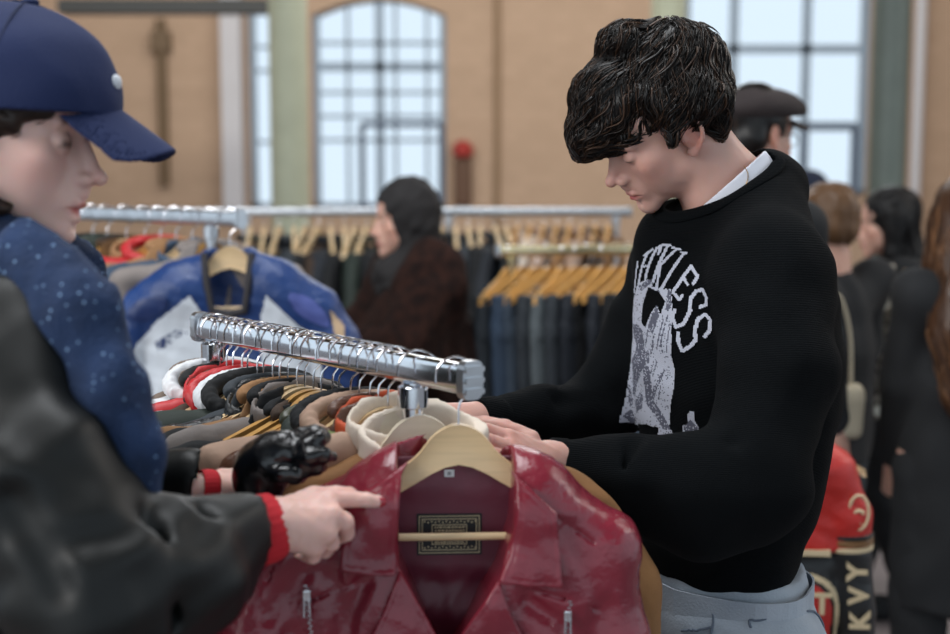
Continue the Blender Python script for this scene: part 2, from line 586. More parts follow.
m = MB(); m.box((0, 4.2, 5.72), (7.3, 9.3, .1)); tag(m.build('ceiling', mat('dark_timber', (74, 66, 58), .8, var=.2)), kind='structure')
def wall_mat():
    m = bpy.data.materials.new('painted_brick'); m.use_nodes = True
    N, L = m.node_tree.nodes, m.node_tree.links
    b = N['Principled BSDF']; b.inputs['Roughness'].default_value = .85
    tc = N.new('ShaderNodeTexCoord'); mp = N.new('ShaderNodeMapping'); mp.inputs['Rotation'].default_value = (math.pi / 2, 0, 0)
    L.new(tc.outputs['Object'], mp.inputs['Vector'])
    br = N.new('ShaderNodeTexBrick'); br.inputs['Scale'].default_value = 2.4
    br.inputs['Color1'].default_value = srgb(196, 166, 142); br.inputs['Color2'].default_value = srgb(186, 157, 133)
    br.inputs['Mortar'].default_value = srgb(178, 154, 128); br.inputs['Mortar Size'].default_value = .012
    L.new(mp.outputs['Vector'], br.inputs['Vector'])
    nz = N.new('ShaderNodeTexNoise'); nz.inputs['Scale'].default_value = .9; nz.inputs['Detail'].default_value = 6
    L.new(tc.outputs['Object'], nz.inputs['Vector'])
    mx = N.new('ShaderNodeMix'); mx.data_type = 'RGBA'; mx.blend_type = 'MULTIPLY'; mx.inputs[0].default_value = .25
    L.new(br.outputs['Color'], mx.inputs[6]); L.new(nz.outputs['Fac'], mx.inputs[7])
    mx2 = N.new('ShaderNodeMix'); mx2.data_type = 'RGBA'; mx2.inputs[0].default_value = .35; mx2.inputs[7].default_value = srgb(200, 174, 150)
    L.new(mx.outputs[2], mx2.inputs[6]); L.new(mx2.outputs[2], b.inputs['Base Color'])
    bp = N.new('ShaderNodeBump'); bp.inputs['Strength'].default_value = .4; L.new(br.outputs['Fac'], bp.inputs['Height']); L.new(bp.outputs['Normal'], b.inputs['Normal'])
    return m
WM = wall_mat()
YW = 13.0
def wx(px): return (px - 475) / FPX * at(px, 170, 1)[1] * 0 + (px - 475) / FPX * YW * 1.0
def wz(py): return at(475, py, YW / (math.cos(PITCH) + (317 - py) / FPX * math.sin(PITCH)))[2]
def wxx(px, py): 
    d = YW / (math.cos(PITCH) + (317 - py) / FPX * math.sin(PITCH)); return at(px, py, d)[0]
# window openings cut out of the back wall as a grid of piers and spandrels
wins = [(wxx(249, 120), wxx(277, 120)), (wxx(313, 120), wxx(446, 120)), (wxx(684, 120), wxx(869, 120))]
z0, z1 = wz(209), wz(-2)
z0r = wz(196)
TOP = 5.6
m = MB()
xs = [-7.0] + [v for w in wins for v in w] + [7.0]
for i in range(0, len(xs), 2): m.box(((xs[i] + xs[i + 1]) / 2, YW + .2, TOP / 2), ((xs[i + 1] - xs[i]) / 2, .2, TOP / 2))
for i, (a, b) in enumerate(wins):
    zl = z0r if i == 2 else z0
    m.box(((a + b) / 2, YW + .2, zl / 2), ((b - a) / 2, .2, zl / 2))
    zt = z1 if i < 2 else z1 + .55
    # segmental arch over each opening
    n = 12; arc = [(a, TOP)] + [(a + (b - a) * k / n, zt - .16 * (abs(2 * k / n - 1)) ** 2 * (1 if i else .3)) for k in range(n + 1)] + [(b, TOP)]
    m.prism(arc, YW, YW + .4)
bw = m.build('wall_back', WM); tag(bw, kind='structure')
m = MB(); m.box((-7.15, 9.5, TOP / 2), (.15, 3.7, TOP / 2)); tag(m.build('wall_left', WM), kind='structure')
m = MB(); m.box((7.15, 9.5, TOP / 2), (.15, 3.7, TOP / 2)); tag(m.build('wall_right', WM), kind='structure')

frame_m = mat('window_iron', (150, 168, 186), .7, .0)
dark_m = mat('dark_iron', (96, 110, 130), .6, .0)
gl = bpy.data.materials.new('window_glass'); gl.use_nodes = True
N, L = gl.node_tree.nodes, gl.node_tree.links
gb = N['Principled BSDF']; gb.inputs['Roughness'].default_value = .05; gb.inputs['Transmission Weight'].default_value = 1
gb.inputs['IOR'].default_value = 1.02; gb.inputs['Base Color'].default_value = (.96, .98, 1, 1)
def window(i, a, b, zl, zt, bars_x, bars_z, heavy_x=(), heavy_z=(), casement=None):
    w = empty('window_%d' % i, ((a + b) / 2, YW + .12, zl)); tag(w, kind='structure')
    ox, oy, oz = w.location
    m = MB()
    t = .03
    m.box((a + t - ox, 0, (zt - zl) / 2), (t, .04, (zt - zl) / 2)); m.box((b - t - ox, 0, (zt - zl) / 2), (t, .04, (zt - zl) / 2))
    m.box(((a + b) / 2 - ox, 0, t), ((b - a) / 2, .04, t))
    m.build('window_frame', frame_m, w)
    m = MB()
    for x in bars_x: m.box((x - ox, 0, (zt - zl) / 2), (.042 if x in heavy_x else .018, .02, (zt - zl) / 2))
    for z in bars_z: m.box(((a + b) / 2 - ox, 0, z - oz), ((b - a) / 2, .02, .042 if z in heavy_z else .018))
    m.build('glazing_bars', frame_m, w)
    m = MB(); m.box(((a + b) / 2 - ox, .02, (zt - zl) / 2), ((b - a) / 2, .003, (zt - zl) / 2)); m.build('window_pane', gl, w)
    if casement:
        x0, x1, c0, c1 = casement; m = MB(); q = .030
        m.box((x0 - ox, -.04, (c0 + c1) / 2 - oz), (q, .03, (c1 - c0) / 2)); m.box((x1 - ox, -.04, (c0 + c1) / 2 - oz), (q, .03, (c1 - c0) / 2))
        m.box(((x0 + x1) / 2 - ox, -.04, c1 - oz), ((x1 - x0) / 2, .03, q)); m.box(((x0 + x1) / 2 - ox, -.04, c0 - oz), ((x1 - x0) / 2, .03, q))
        m.build('casement', dark_m, w)
    return w
X = lambda px: wxx(px, 100)
window(1, wins[0][0], wins[0][1], z0, z1, [], [wz(46), wz(70), wz(142)])
window(2, wins[1][0], wins[1][1], z0, z1, [X(347), X(379), X(427), X(395)], [wz(42), wz(66), wz(92), wz(116), wz(140)], (X(379),), (wz(66),), (X(361), X(441), wz(207), wz(124)))
window(3, wins[2][0], wins[2][1], z0r, z1 + .55, [X(735), X(808)], [wz(48), wz(126), wz(-30)], (X(735), X(808)), (wz(48), wz(126)), (X(808), X(858), wz(195), wz(126)))

def pillar(i, px, half_px, dist, m_, base_w=1.0):
    x = at(px, 170, dist)[0]; y = at(px, 170, dist)[1]; h = half_px / FPX * dist
    m = MB(); m.lathe([(h * 1.6, 0), (h * 1.6, .12), (h * 1.15, .2), (h, .3), (h, 4.9), (h * 1.3, 5.1), (h * 1.9, 5.3), (h * 1.9, 5.45)], (x, y, 0), 28)
    o = m.build('trim_%d' % i, m_, None, True); tag(o, kind='structure')
green = mat('sage_paint', (168, 172, 150), .55, var=.05)
dgreen = mat('dark_green_paint', (92, 102, 96), .5, var=.05)
pillar(1, 290, 19, 8.5, green)
pillar(2, 666, 17, 9.0, green)
pillar(3, 887, 18, 7.5, dgreen)
# beam, pipes
m = MB(); a, b = at(55, 2, 10.5), at(275, 12, 10.8); m.box((a + b) / 2, ((b[0] - a[0]) / 2, .1, .055), R=np.array(Matrix.Rotation(-.0, 3, 'Y')))
o = m.build('trim_4', mat('steel_beam', (52, 54, 54), .6), None); tag(o, kind='structure')
m = MB(); m.box((wxx(235, 110), YW - .10, (wz(-20) + wz(212)) / 2), (.095, .10, (wz(-20) - wz(212)) / 2)); tag(m.build('trim_5', mat('white_paint', (205, 205, 210), .6)), kind='structure')
m = MB(); x = wxx(163, 60); m.tube([(x, YW - .06, wz(185)), (x, YW - .06, wz(20))], .05, 12); m.box((x, YW - .06, wz(42)), (.09, .06, .09))
tag(m.build('trim_6', mat('brown_pipe', (112, 92, 68), .6), None, True), kind='structure')
m = MB(); x = wxx(912, 80); m.tube([(x, YW - .2, .4), (x, YW - .2, 4.6)], .055, 14); tag(m.build('trim_7', mat('white_paint', (205, 205, 210)), None, True), kind='structure')
m = MB(); x = wxx(497, 80); m.tube([(x, YW - .04, .6), (x, YW - .04, 4.0)], .03, 10); tag(m.build('trim_8', mat('tan_pipe', (150, 124, 96)), None, True), kind='structure')
# the small red fitting over a brown panel on the wall between the windows
fx = wxx(463, 170)
fe = empty('wall_fitting', (fx, YW - .02, wz(206)), 0, 'slim brown wall panel with a round red fitting on top, between the windows', 'wall fitting')
m = MB(); m.box((0, -.06, (wz(158) - wz(206)) / 2), (.085, .05, (wz(158) - wz(206)) / 2), bev=.03); m.build('panel', mat('brown_panel', (98, 70, 52), .6), fe)
m = MB(); m.lathe([(.03, -.02), (.095, 0), (.11, .06), (.08, .12), (.03, .15)], (0, -.08, wz(156) - wz(206)), 18); m.build('red_cap', mat('red_paint', (170, 60, 55), .4), fe, True)
# ================================================================ people
SKIN_PALE = skin_mat('skin_pale', (206, 166, 152), (196, 122, 108), (168, 74, 74))
SKIN_WARM = skin_mat('skin_warm', (205, 164, 146), (190, 120, 100), (165, 85, 80))

def sculpt_head(V, R, o, s=1.0, female=False, open_mouth=0.0, neck=None, nose=1.0, ears=True):
    """a head around the point between the ears; R has its right, forward and up as columns"""
    R = np.array(R); o = np.array(o, float)
    def W(p): return o + R @ (np.array(p, float) * s)
    def E(c, r, k=0.0, op='u', RR=None):
        V.ell(W(c), np.ones(3) * r * s, k * s, op, R if RR is None else R @ RR)
    def C(a, b, ra, rb=None, k=0.0, op='u'):
        V.cone(W(a), W(b), ra * s, (ra if rb is None else rb) * s, k * s, op)
    E((0, -.014, .045), (.073, .093, .086))
    E((0, .032, .045), (.060, .058, .058), .02)
    E((0, .036, -.028), (.053, .052, .072), .02)
    for q in (-1, 1):
        C((q * .047, .012, -.052), (q * .010, .074, -.094), .017, .013, .022)
        E((q * .044, .054, -.016), (.018, .020, .018), .022)
        E((q * .046, .012, -.02), (.016, .03, .04), .02)
        E((q * .036, .045, -.045), (.018, .024, .026), .02)
    E((0, .079, -.096), (.019, .016, .016), .014)
    C((0, .074, .014), (0, .086, -.034), .013, .016, .012)
    E((0, .077, -.062), (.027, .019, .027), .014)
    b = .004 if female else .0075
    for q in (-1, 1):
        C((q * .012, .087, .028), (q * .043, .073, .027), b, b, .012)
        E((q * .032, .095, .006), (.018, .014, .0115), .012, 's')
        E((q * .031, .0715, .005), .0145, .003)
        C((q * .019, .0835, .0005), (q * .043, .0755, .001), .0010, .0010, .0015, 's')
    n = nose
    C((0, .086, .018), (0, .108 * (.97 + .03 * n), -.024), .0065, .0085, .008)
    E((0, .110 + .004 * n, -.0295), (.0098, .0105, .0092), .006)
    for q in (-1, 1):
        E((q * .0115, .099, -.034), (.0072, .011, .0078), .005)
        E((q * .006, .105, -.0415), (.0035, .0055, .0035), .002, 's')
    E((0, .096, -.048), (.010, .009, .010), .010)
    dz = -.012 * open_mouth; dy = -.004 * open_mouth
    up = [(-.025, .083, -.0665), (-.012, .0945, -.0625), (0, .0975, -.0620), (.012, .0945, -.0625), (.025, .083, -.0665)]
    lo = [(-.023, .082 + dy, -.0690 + dz * .6), (-.010, .0925 + dy, -.0735 + dz), (0, .095 + dy, -.0745 + dz), (.010, .0925 + dy, -.0735 + dz), (.023, .082 + dy, -.0690 + dz * .6)]
    V.chain([W(p) for p in up], [r * s for r in (.002, .0046, .0048, .0046, .002)], .003 * s)
    V.chain([W(p) for p in lo], [r * s for r in (.002, .0052, .0060, .0052, .002)], .003 * s)
    mid = [(-.025, .086, -.0675), (-.011, .0975, -.0675 + dz * .4), (0, .1005, -.0675 + dz * .4), (.011, .0975, -.0675 + dz * .4), (.025, .086, -.0675)]
    rr = .0010 + .0045 * open_mouth
    V.chain([W(p) for p in mid], [.0007 * s, rr * s, rr * s, rr * s, .0007 * s], .0015 * s, 's')
    E((0, .099, -.0855 + dz), (.015, .0085, .0052), .008, 's')
    if ears:
        for q in (-1, 1):
            th = math.radians(12) * 1
            def P(u, w, x): return (q * x, -.012 + u * math.cos(th) - w * math.sin(th), .002 + w * math.cos(th) + u * math.sin(th))
            E(P(0, 0, .0755), (.0055, .016, .027), .004)
            pts = [P(.012, -.002, .077), P(.011, .014, .079), P(.002, .026, .0815), P(-.010, .024, .0845), P(-.0165, .010, .0865), P(-.015, -.008, .0855), P(-.006, -.024, .081), P(.002, -.031, .078), P(.007, -.026, .076)]
            V.chain([W(p) for p in spline(pts, 3)], list(np.linspace(.0030, .0036, 25) * s), .0022 * s)
            E(P(.0, -.029, .0785), (.0045, .007, .008), .004)
            E(P(-.001, -.001, .0865), (.0065, .0085, .0115), .004, 's')
            E(P(-.005, .012, .0855), (.0035, .006, .008), .004, 's')
            E(P(.0105, -.004, .078), (.004, .0045, .006), .003)
    if neck is not None:
        rn = .052 if female else .057
        V.cone(W((0, -.030, -.03)), neck, rn * s, rn * 1.04, .025)
        for q in (-1, 1):
            if not female: V.cone(W((q * .052, -.03, -.04)), np.array(neck) + (W((q * .02, .06, 0)) - W((0, 0, 0))), .010, .012, .02)
    return W

def head_tint(P, R, o, s=1.0, lash_shade_w=.0016, brows=True):
    Q = (P - np.array(o)) @ np.array(R) / s
    x, y, z = Q[:, 0], Q[:, 1], Q[:, 2]
    def g(c, r): return np.exp(-(((x - c[0]) / r[0]) ** 2 + ((y - c[1]) / r[1]) ** 2 + ((z - c[2]) / r[2]) ** 2))
    t = np.zeros((len(P), 4), np.float32); t[:, 3] = 1
    lip = g((0, .096, -.068), (.017, .02, .0075)) * 1.5
    t[:, 0] = np.clip(lip, 0, .85)
    bl = .45 * g((0, .112, -.03), (.015, .015, .015)) + .45 * (g((.045, .055, -.025), (.022, .03, .025)) + g((-.045, .055, -.025), (.022, .03, .025)))
    bl += .6 * (g((.082, -.015, 0), (.012, .03, .04)) + g((-.082, -.015, 0), (.012, .03, .04)))
    t[:, 1] = np.clip(bl, 0, .8)
    if brows:
        for q in (-1, 1):
            d = np.abs(z - (.029 + .05 * (np.abs(x) - .02) * (np.abs(x) < .04))) / .0035
            t[:, 2] += np.exp(-d ** 2) * np.clip((np.abs(x) - .010) * 200, 0, 1) * np.clip((.048 - np.abs(x)) * 200, 0, 1) * (y > .05) * (x * q > 0) * .75
            lash_shade = np.exp(-((z - .0005 - lash_shade_w + .0016) / lash_shade_w) ** 2) * np.clip((np.abs(x) - .018) * 300, 0, 1) * np.clip((.045 - np.abs(x)) * 300, 0, 1) * (y > .05) * (x * q > 0)
            t[:, 2] = np.maximum(t[:, 2], lash_shade * .9)
    t[:, 2] = np.clip(t[:, 2], 0, 1)
    return t

def hand(V, pts_palm, r_palm, fingers, k=.006):
    """palm as a webbed set of bones, each finger a bent chain of its own"""
    for a, b, ra, rb in pts_palm: V.cone(a, b, ra, rb, .010)
    for f in fingers:
        pts, rad = f
        V2 = pts
        V.chain(pts, rad, .0025)
    return V

def hair_strands(V, seeds, field, n, length, step, rad, wave, clump, name, m, parent, seedv=1, lift=(-.003, .004), gray=None, keep=None):
    """curved locks that run over a sculpted hair volume"""
    r = np.random.RandomState(seedv)
    P = seeds[r.randint(0, len(seeds), n)].astype(float)
    if keep is not None: P = P[keep(P)]
    n = len(P)
    tgt = r.uniform(lift[0], lift[1], n)
    K = int(length / step)
    path = [P.copy()]
    rnd = r.normal(size=(n, 3)) * .09
    ln = r.uniform(.45, 1.0, n) * K
    for i in range(K):
        d = field(P)
        g = V.grad(P)
        ph = fnoise(P[:, 0], P[:, 1], P[:, 2], clump, 3) * 3 + i * step * wave[1]
        side = np.cross(d, g)
        d = d + side * (wave[0] * np.sin(ph))[:, None] + rnd
        d = d - g * (d * g).sum(1, keepdims=True)
        d /= np.linalg.norm(d, axis=1, keepdims=True) + 1e-9
        P = P + d * step
        e = V.sample(P) - tgt
        P = P - V.grad(P) * np.clip(e, -.006, .006)[:, None]
        path.append(P.copy())
    path = np.stack(path, 1)
    VV = []; FF = []; TT = []
    NS = 3
    for j in range(n):
        m_ = max(4, int(ln[j])); c = path[j, :m_]
        t = np.gradient(c, axis=0); t /= np.linalg.norm(t, axis=1, keepdims=True) + 1e-9
        a = np.cross(t, [0.3, 0.2, 0.9]); a /= np.linalg.norm(a, axis=1, keepdims=True) + 1e-9
        b = np.cross(t, a)
        u = np.linspace(0, 1, m_); rr = rad * (np.minimum(1, u * 6 + .3) * (1 - u ** 3 * .95))
        off = len(VV) * 0 + sum_len[0] if False else None
        base = len(VV)
        for k in range(NS):
            w = 6.283 * k / NS
            VV.extend((c + (a * math.cos(w) + b * math.sin(w)) * rr[:, None]).tolist())
        for k in range(NS):
            k2 = (k + 1) % NS
            for i in range(m_ - 1):
                FF.append((base + k * m_ + i, base + k * m_ + i + 1, base + k2 * m_ + i + 1, base + k2 * m_ + i))
        TT.extend([[r_g, 0, 0, 1] for r_g in [float(r.rand())] for _ in range(NS * m_)])
    me = mesh_from(name, np.array(VV), np.array(FF), True, np.array(TT))
    return make_obj(name, me, m, parent)

def hair_mat(name, dark, light, rough=.38):
    m = bpy.data.materials.new(name); m.use_nodes = True
    N, L = m.node_tree.nodes, m.node_tree.links
    b = N['Principled BSDF']; b.inputs['Roughness'].default_value = rough
    b.inputs['Specular IOR Level'].default_value = .35
    a = N.new('ShaderNodeAttribute'); a.attribute_name = 'tint'
    sp = N.new('ShaderNodeSeparateColor'); L.new(a.outputs['Color'], sp.inputs['Color'])
    rp = N.new('ShaderNodeValToRGB')
    rp.color_ramp.elements[0].color = srgb(*dark); rp.color_ramp.elements[1].color = srgb(*light)
    rp.color_ramp.elements[0].position = .55
    L.new(sp.outputs['Red'], rp.inputs['Fac']); L.new(rp.outputs['Color'], b.inputs['Base Color'])
    return m

# ---------------------------------------------------------------- the man in the black sweater
HAIR_DARK = hair_mat('hair_dark_brown', (13, 10, 9), (66, 45, 31), .38)
def build_man():
    root = empty('person', (at(720, 250, 1.92)[0], at(720, 250, 1.92)[1], 0), 0,
                 'young man with wavy dark hair in a black knitted sweater, head bowed over the rack', 'person')
    rx, ry = root.location.x, root.location.y
    off = np.array([-rx, -ry, 0.0])
    def A(px, py, d): return at(px, py, d) + off
    # --- head
    ho = A(664, 127, 1.91)
    R = rot(math.radians(90 + 5), math.radians(33), math.radians(-20))
    V = Vol(A(560, 260, 1.88) - np.array([.02, .14, .02]), A(790, 10, 1.88) + np.array([.02, .16, .02]), .00145)
    W = sculpt_head(V, R, ho, .92, neck=A(735, 218, 1.95))
    V.cone(A(712, 160, 1.93), A(752, 205, 1.96), .040, .06, .02)
    V.warp(lambda x, y, z: .0004 * fnoise(x, y, z, 30, 4))
    Ph, Qh = V.mesh(1)
    th = head_tint(Ph, R, ho, .92)
    # --- hands with forearms, in their own finer fields
    def bone(*q): return [A(*p) for p in q]
    def An(px, py, d): return A(px, py, d - .012)
    def bone_(*q): return [An(*p) for p in q]
    V2 = Vol(An(455, 500, 1.58) - np.array([.03, .06, .02]), An(600, 405, 1.72) + np.array([.03, .06, .02]), .0013)
    wr = An(552, 462, 1.68)
    V2.cone(An(585, 470, 1.70), wr, .030, .0255, .01, flat=((0.3, 1, 0.1), 1.25))
    kn = bone_((508, 438, 1.625), (509, 449, 1.61), (512, 460, 1.60), (518, 470, 1.60))
    for q, k_ in enumerate(kn): V2.cone(wr, k_, .019, .0115, .012)
    fing = [
        ([kn[0], An(486, 431, 1.615), An(471, 430, 1.63), An(463, 434, 1.655)], [.0105, .0092, .0082, .0072]),
        ([kn[1], An(488, 441, 1.590), An(473, 440, 1.60), An(466, 445, 1.63)], [.0105, .0095, .0085, .0075]),
        ([kn[2], An(493, 455, 1.575), An(480, 456, 1.585), An(474, 460, 1.61)], [.0100, .0090, .0082, .0072]),
        ([kn[3], An(502, 470, 1.575), An(492, 472, 1.585), An(487, 474, 1.605)], [.0090, .0080, .0072, .0065]),
        ([An(530, 440, 1.66), An(505, 428, 1.665), An(484, 424, 1.67), An(470, 423, 1.68)], [.013, .0110, .0098, .0080]),
    ]
    for pts, rad in fing: V2.chain(pts, rad, .0028)
    V2.warp(lambda x, y, z: .0005 * fnoise(x, y, z, 45, 9))
    P2, Q2 = V2.mesh(1)
    V3 = Vol(A(400, 450, 1.76) - np.array([.02, .08, .02]), A(510, 390, 1.84) + np.array([.04, .06, .02]), .0014)
    wr2 = A(490, 418, 1.90)
    V3.cone(A(520, 416, 1.94), wr2, .022, .025, .01)
    kn2 = bone((446, 412, 1.86), (446, 419, 1.845), (449, 427, 1.84), (454, 434, 1.84))
    for k_ in kn2: V3.cone(wr2, k_, .021, .013, .014)
    for (a, b, c, e), r0 in (((kn2[0], (428, 407, 1.85), (418, 408, 1.84), (414, 415, 1.83)), .0102),
                         ((kn2[1], (430, 418, 1.825), (420, 421, 1.82), (416, 427, 1.82)), .0102),
                         ((kn2[2], (434, 430, 1.82), (424, 434, 1.82), (421, 440, 1.82)), .0098),
                         ((kn2[3], (440, 440, 1.825), (432, 444, 1.83), (429, 449, 1.83)), .0088),
                         ((A(470, 420, 1.87), (452, 432, 1.88), (440, 438, 1.88), (430, 438, 1.87)), .0115)):
        V3.chain([a, A(*b), A(*c), A(*e)], [r0 * 1.08, r0, r0 * .9, r0 * .78], .0028)
    P3, Q3 = V3.mesh(1)
    # --- the rest of the body, slim under the clothes
    lo = A(560, 640, 1.7); 
    V4 = Vol((-.62, -.48, .02), (.34, .42, 1.50), .009)
    Lf0 = np.array([.42, -.906, 0]); pel = A(722, 610, 1.93)
    nb = A(742, 215, 1.93)
    V4.chain([pel, pel + [.01, 0, .2], nb + [0.0, 0, -.12], nb + [0, 0, -.04]], [.085, .09, .10, .06], .05, flat=((-.9, -.42, 0), 1.25))
    shl, shr = A(772, 274, 1.78), A(684, 264, 2.08)
    V4.chain([nb + [0, 0, -.06], shl], [.06, .055], .04); V4.chain([nb + [0, 0, -.06], shr], [.06, .055], .04)
    ell_, elr = A(772, 492, 1.72), A(596, 414, 2.07)
    V4.chain([shl, ell_, A(585, 472, 1.71)], [.045, .036, .024], .02)
    V4.chain([shr, elr, A(520, 416, 1.94)], [.045, .034, .022], .02)
    for q in (-1, 1):
        h = A(722, 600, 1.93) + Lf0 * .078 * q + np.array([.005, 0, -.07])
        V4.chain([h, h + [-.02, .01 * q, -.42], h + [.03, .01 * q, -.84]], [.065, .05, .036], .03)
        V4.cone(h + [.03, .01 * q, -.84], h + [-.06, .01 * q - .03, -.86], .03, .026, .02)
    P4, Q4 = V4.mesh(1)
    P = np.concatenate([Ph, P2, P3, P4]); Q = np.concatenate([Qh, Q2 + len(Ph), Q3 + len(Ph) + len(P2), Q4 + len(Ph) + len(P2) + len(P3)])
    kt = np.zeros((len(P2) + len(P3) + len(P4), 4)); kt[:, 3] = 1
    hp = np.concatenate([P2, P3])
    for c in kn + kn2 + [f[0][-1] for f in fing] + [f[0][1] for f in fing]:
        kt[:len(hp), 1] += .5 * np.exp(-(((hp - c) ** 2).sum(1)) / .012 ** 2)
    kt[:, 1] = np.clip(kt[:, 1] + .15, 0, .8)
    make_obj('body', mesh_from('body', P, Q, True, np.concatenate([th, kt])), SKIN_PALE, root)
    # finger nails
    # --- sweater
    S = Vol(A(640, 600, 1.9) - np.array([.36, .42, .06]), A(850, 130, 1.9) + np.array([.06, .34, .03]), .0042)
    F = np.array([-.906, -.42, 0]); Lf = np.array([.42, -.906, 0])
    c0 = A(722, 560, 1.93); c1 = A(735, 420, 1.93); c2 = A(728, 300, 1.92); c3 = A(742, 225, 1.94)
    S.ell(c2 + [0.01, 0, -.05], (.122, .185, .19), .03, R=np.stack([-F, -Lf, [0, 0, 1]], 1))
    S.ell(c1 + [.0, 0, .0], (.118, .168, .22), .06, R=np.stack([-F, -Lf, [0, 0, 1]], 1))
    S.ell(c0 + [-.012, 0, .05], (.108, .155, .13), .05, R=np.stack([-F, -Lf, [0, 0, 1]], 1))
    S.chain([c3 + [.0, 0, -.085], shl + [.0, 0, -.002]], [.075, .078], .03)
    S.chain([c3 + [.0, 0, -.085], shr + [0, 0, .0]], [.070, .078], .03)
    S.cone(A(735, 232, 1.94), A(764, 191, 1.97), .085, .062, .03)
    S.cone(A(764, 198, 1.93), shl, .052, .07, .03)
    S.ell(A(672, 262, 1.99), (.06, .10, .07), .03)
    S.cone(A(670, 240, 1.99), A(704, 222, 1.97), .048, .05, .03)
    # near sleeve: wide, with a hanging bag at the elbow
    S.chain([shl, A(778, 370, 1.72), A(754, 468, 1.68)], [.078, .075, .070], .02)
    S.chain([A(748, 482, 1.68), A(700, 492, 1.665), A(620, 478, 1.68), A(553, 463, 1.685)], [.076, .073, .052, .0270], .025)
    S.chain([A(740, 500, 1.69), A(700, 515, 1.68), A(650, 505, 1.68)], [.062, .056, .042], .03)
    # far sleeve
    S.chain([shr, A(650, 340, 2.10), A(598, 412, 2.07)], [.074, .068, .062], .03)
    S.chain([A(592, 416, 2.07), A(540, 419, 1.98), A(486, 420, 1.895)], [.058, .046, .031], .02)
    # hem band
    # neck opening
    RR = rot(math.radians(80), math.radians(21), math.radians(-4))
    S.ell(A(717, 182, 1.93), (.088, .094, .040), .004, 's', R=RR)
    # folds
    def folds(x, y, z):
        return (.0045 * fnoise(x, y, z, (2.2, 2.2, 5.5), 21) + .0018 * fnoise(x, y, z, (7, 7, 13), 22))
    S.warp(folds)
    for a, b, r in (((770, 420, 1.60), (690, 436, 1.60), .010), ((742, 350, 1.63), (734, 440, 1.62), .007),
                    ((640, 420, 1.66), (625, 470, 1.63), .006),
                    ((560, 400, 1.95), (600, 392, 1.99), .008)):
        S.cone(A(*a), A(*b), r, r * .6, .02, 's')
    # open hem
    P_, Q_ = S.mesh(1)
    sw_m = mat('black_knit', (6, 9, 12), rough=.95, bump=.6, bscale=150, kind='knit', spec=.12)
    me = mesh_from('sweater', P_, Q_)
    sweater = make_obj('sweater', me, sw_m, root)
    # ribbed neckband
    bv = bvh_of([sweater])
    n = 220; ctr = A(717, 185, 1.93)
    ring = []; nrm = []
    for i in range(n):
        w = 2 * math.pi * i / n
        q = ctr + RR @ np.array([.090 * math.cos(w), .096 * math.sin(w), 0])
        h = bv.find_nearest(Vector(q)); ring.append(h[0]); nrm.append(h[1])
    ring = np.array(ring); nrm = np.array(nrm)
    ker = np.ones(17) / 17
    def avg(a): return np.stack([np.convolve(np.concatenate([a[-8:, k], a[:, k], a[:8, k]]), ker, 'valid') for k in range(3)], 1)
    ring = avg(avg(ring)); nrm = avg(avg(nrm)); nrm /= np.linalg.norm(nrm, axis=1, keepdims=True)
    V_ = []; F_ = []; M_ = 12
    for i in range(n):
        t = ring[(i + 1) % n] - ring[i - 1]; t /= np.linalg.norm(t)
        b = np.cross(t, nrm[i]); rib = 1 + (.16 if i % 2 else -.16)
        for k in range(M_):
            w = 2 * math.pi * k / M_
            V_.append(ring[i] + b * .0105 * math.cos(w) + nrm[i] * (.0040 * rib * math.sin(w) + .001))
        for k in range(M_):
            F_.append((i * M_ + k, i * M_ + (k + 1) % M_, ((i + 1) % n) * M_ + (k + 1) % M_, ((i + 1) % n) * M_ + k))
    make_obj('neckband', mesh_from('neckband', V_, F_), sw_m, root)
    # cuffs of the sleeves
    for a, b, r in ((A(570, 466, 1.685), A(545, 461, 1.685), .034), (A(500, 419, 1.915), A(477, 419, 1.88), .0335)):
        m = MB(); a, b = np.array(a), np.array(b)
        m.tube([a, a + (b - a) * .3, b * .9 + a * .1, b], [r * .9, r * 1.0, r * .92, r * .84], 28)
        m.build('cuff', sw_m, root, True)
    # white tee collar under the sweater
    T = Vol(A(660, 235, 1.9) - np.array([.03, .12, .02]), A(800, 130, 1.9) + np.array([.03, .14, .02]), .002)
    T.cone(A(722, 172, 1.925), A(742, 226, 1.94), .060, .082, 0)
    T.cone(A(742, 176, 1.94), A(755, 200, 1.95), .048, .055, .02)
    T.shell(.004)
    T.cut(rot(math.radians(80), math.radians(42), math.radians(0))[:, 2], A(730, 181, 1.92))
    white_m = mat('white_cotton', (214, 216, 226), rough=.85, bump=.3, bscale=120)
    vol_obj(T, 'undershirt', white_m, root)
    # thin chain
    m = MB(); pp = [A(744, 166, 1.865), A(748, 174, 1.868), A(746, 184, 1.862), A(738, 193, 1.852)]
    m.tube(spline(pp, 6), .0006, 5).build('necklace', mat('thin_gold', (190, 150, 90), .3, 1.0), root, True)
    # --- hair
    H = Vol(A(548, 185, 1.88) - np.array([0, .17, 0]), A(745, 0, 1.88) + np.array([.0, .19, .0]), .0022)
    d0 = 1.905
    def HE(px, py, d, rx_, ry_, rd, k=.02, ang=0):
        s = d / FPX
        H.ell(A(px, py, d), (rx_ * s, rd, ry_ * s), k, R=np.array(Matrix.Rotation(math.radians(ang), 3, 'Y')))
    HE(664, 88, 1.91, 58, 58, .092, 0)
    HE(628, 102, 1.90, 52, 50, .078, .02, 0)
    HE(604, 112, 1.90, 34, 42, .062, .015)
    HE(697, 88, 1.92, 28, 52, .068, .02)
    HE(672, 52, 1.90, 46, 30, .070, .02)
    HE(624, 46, 1.88, 24, 22, .045, .012)
    HE(590, 138, 1.89, 20, 22, .045, .012)
    HE(706, 118, 1.92, 15, 26, .055, .012)
    HE(671, 126, 1.84, 6, 18, .012, .01)
    HE(692, 98, 1.86, 30, 30, .052, .015)
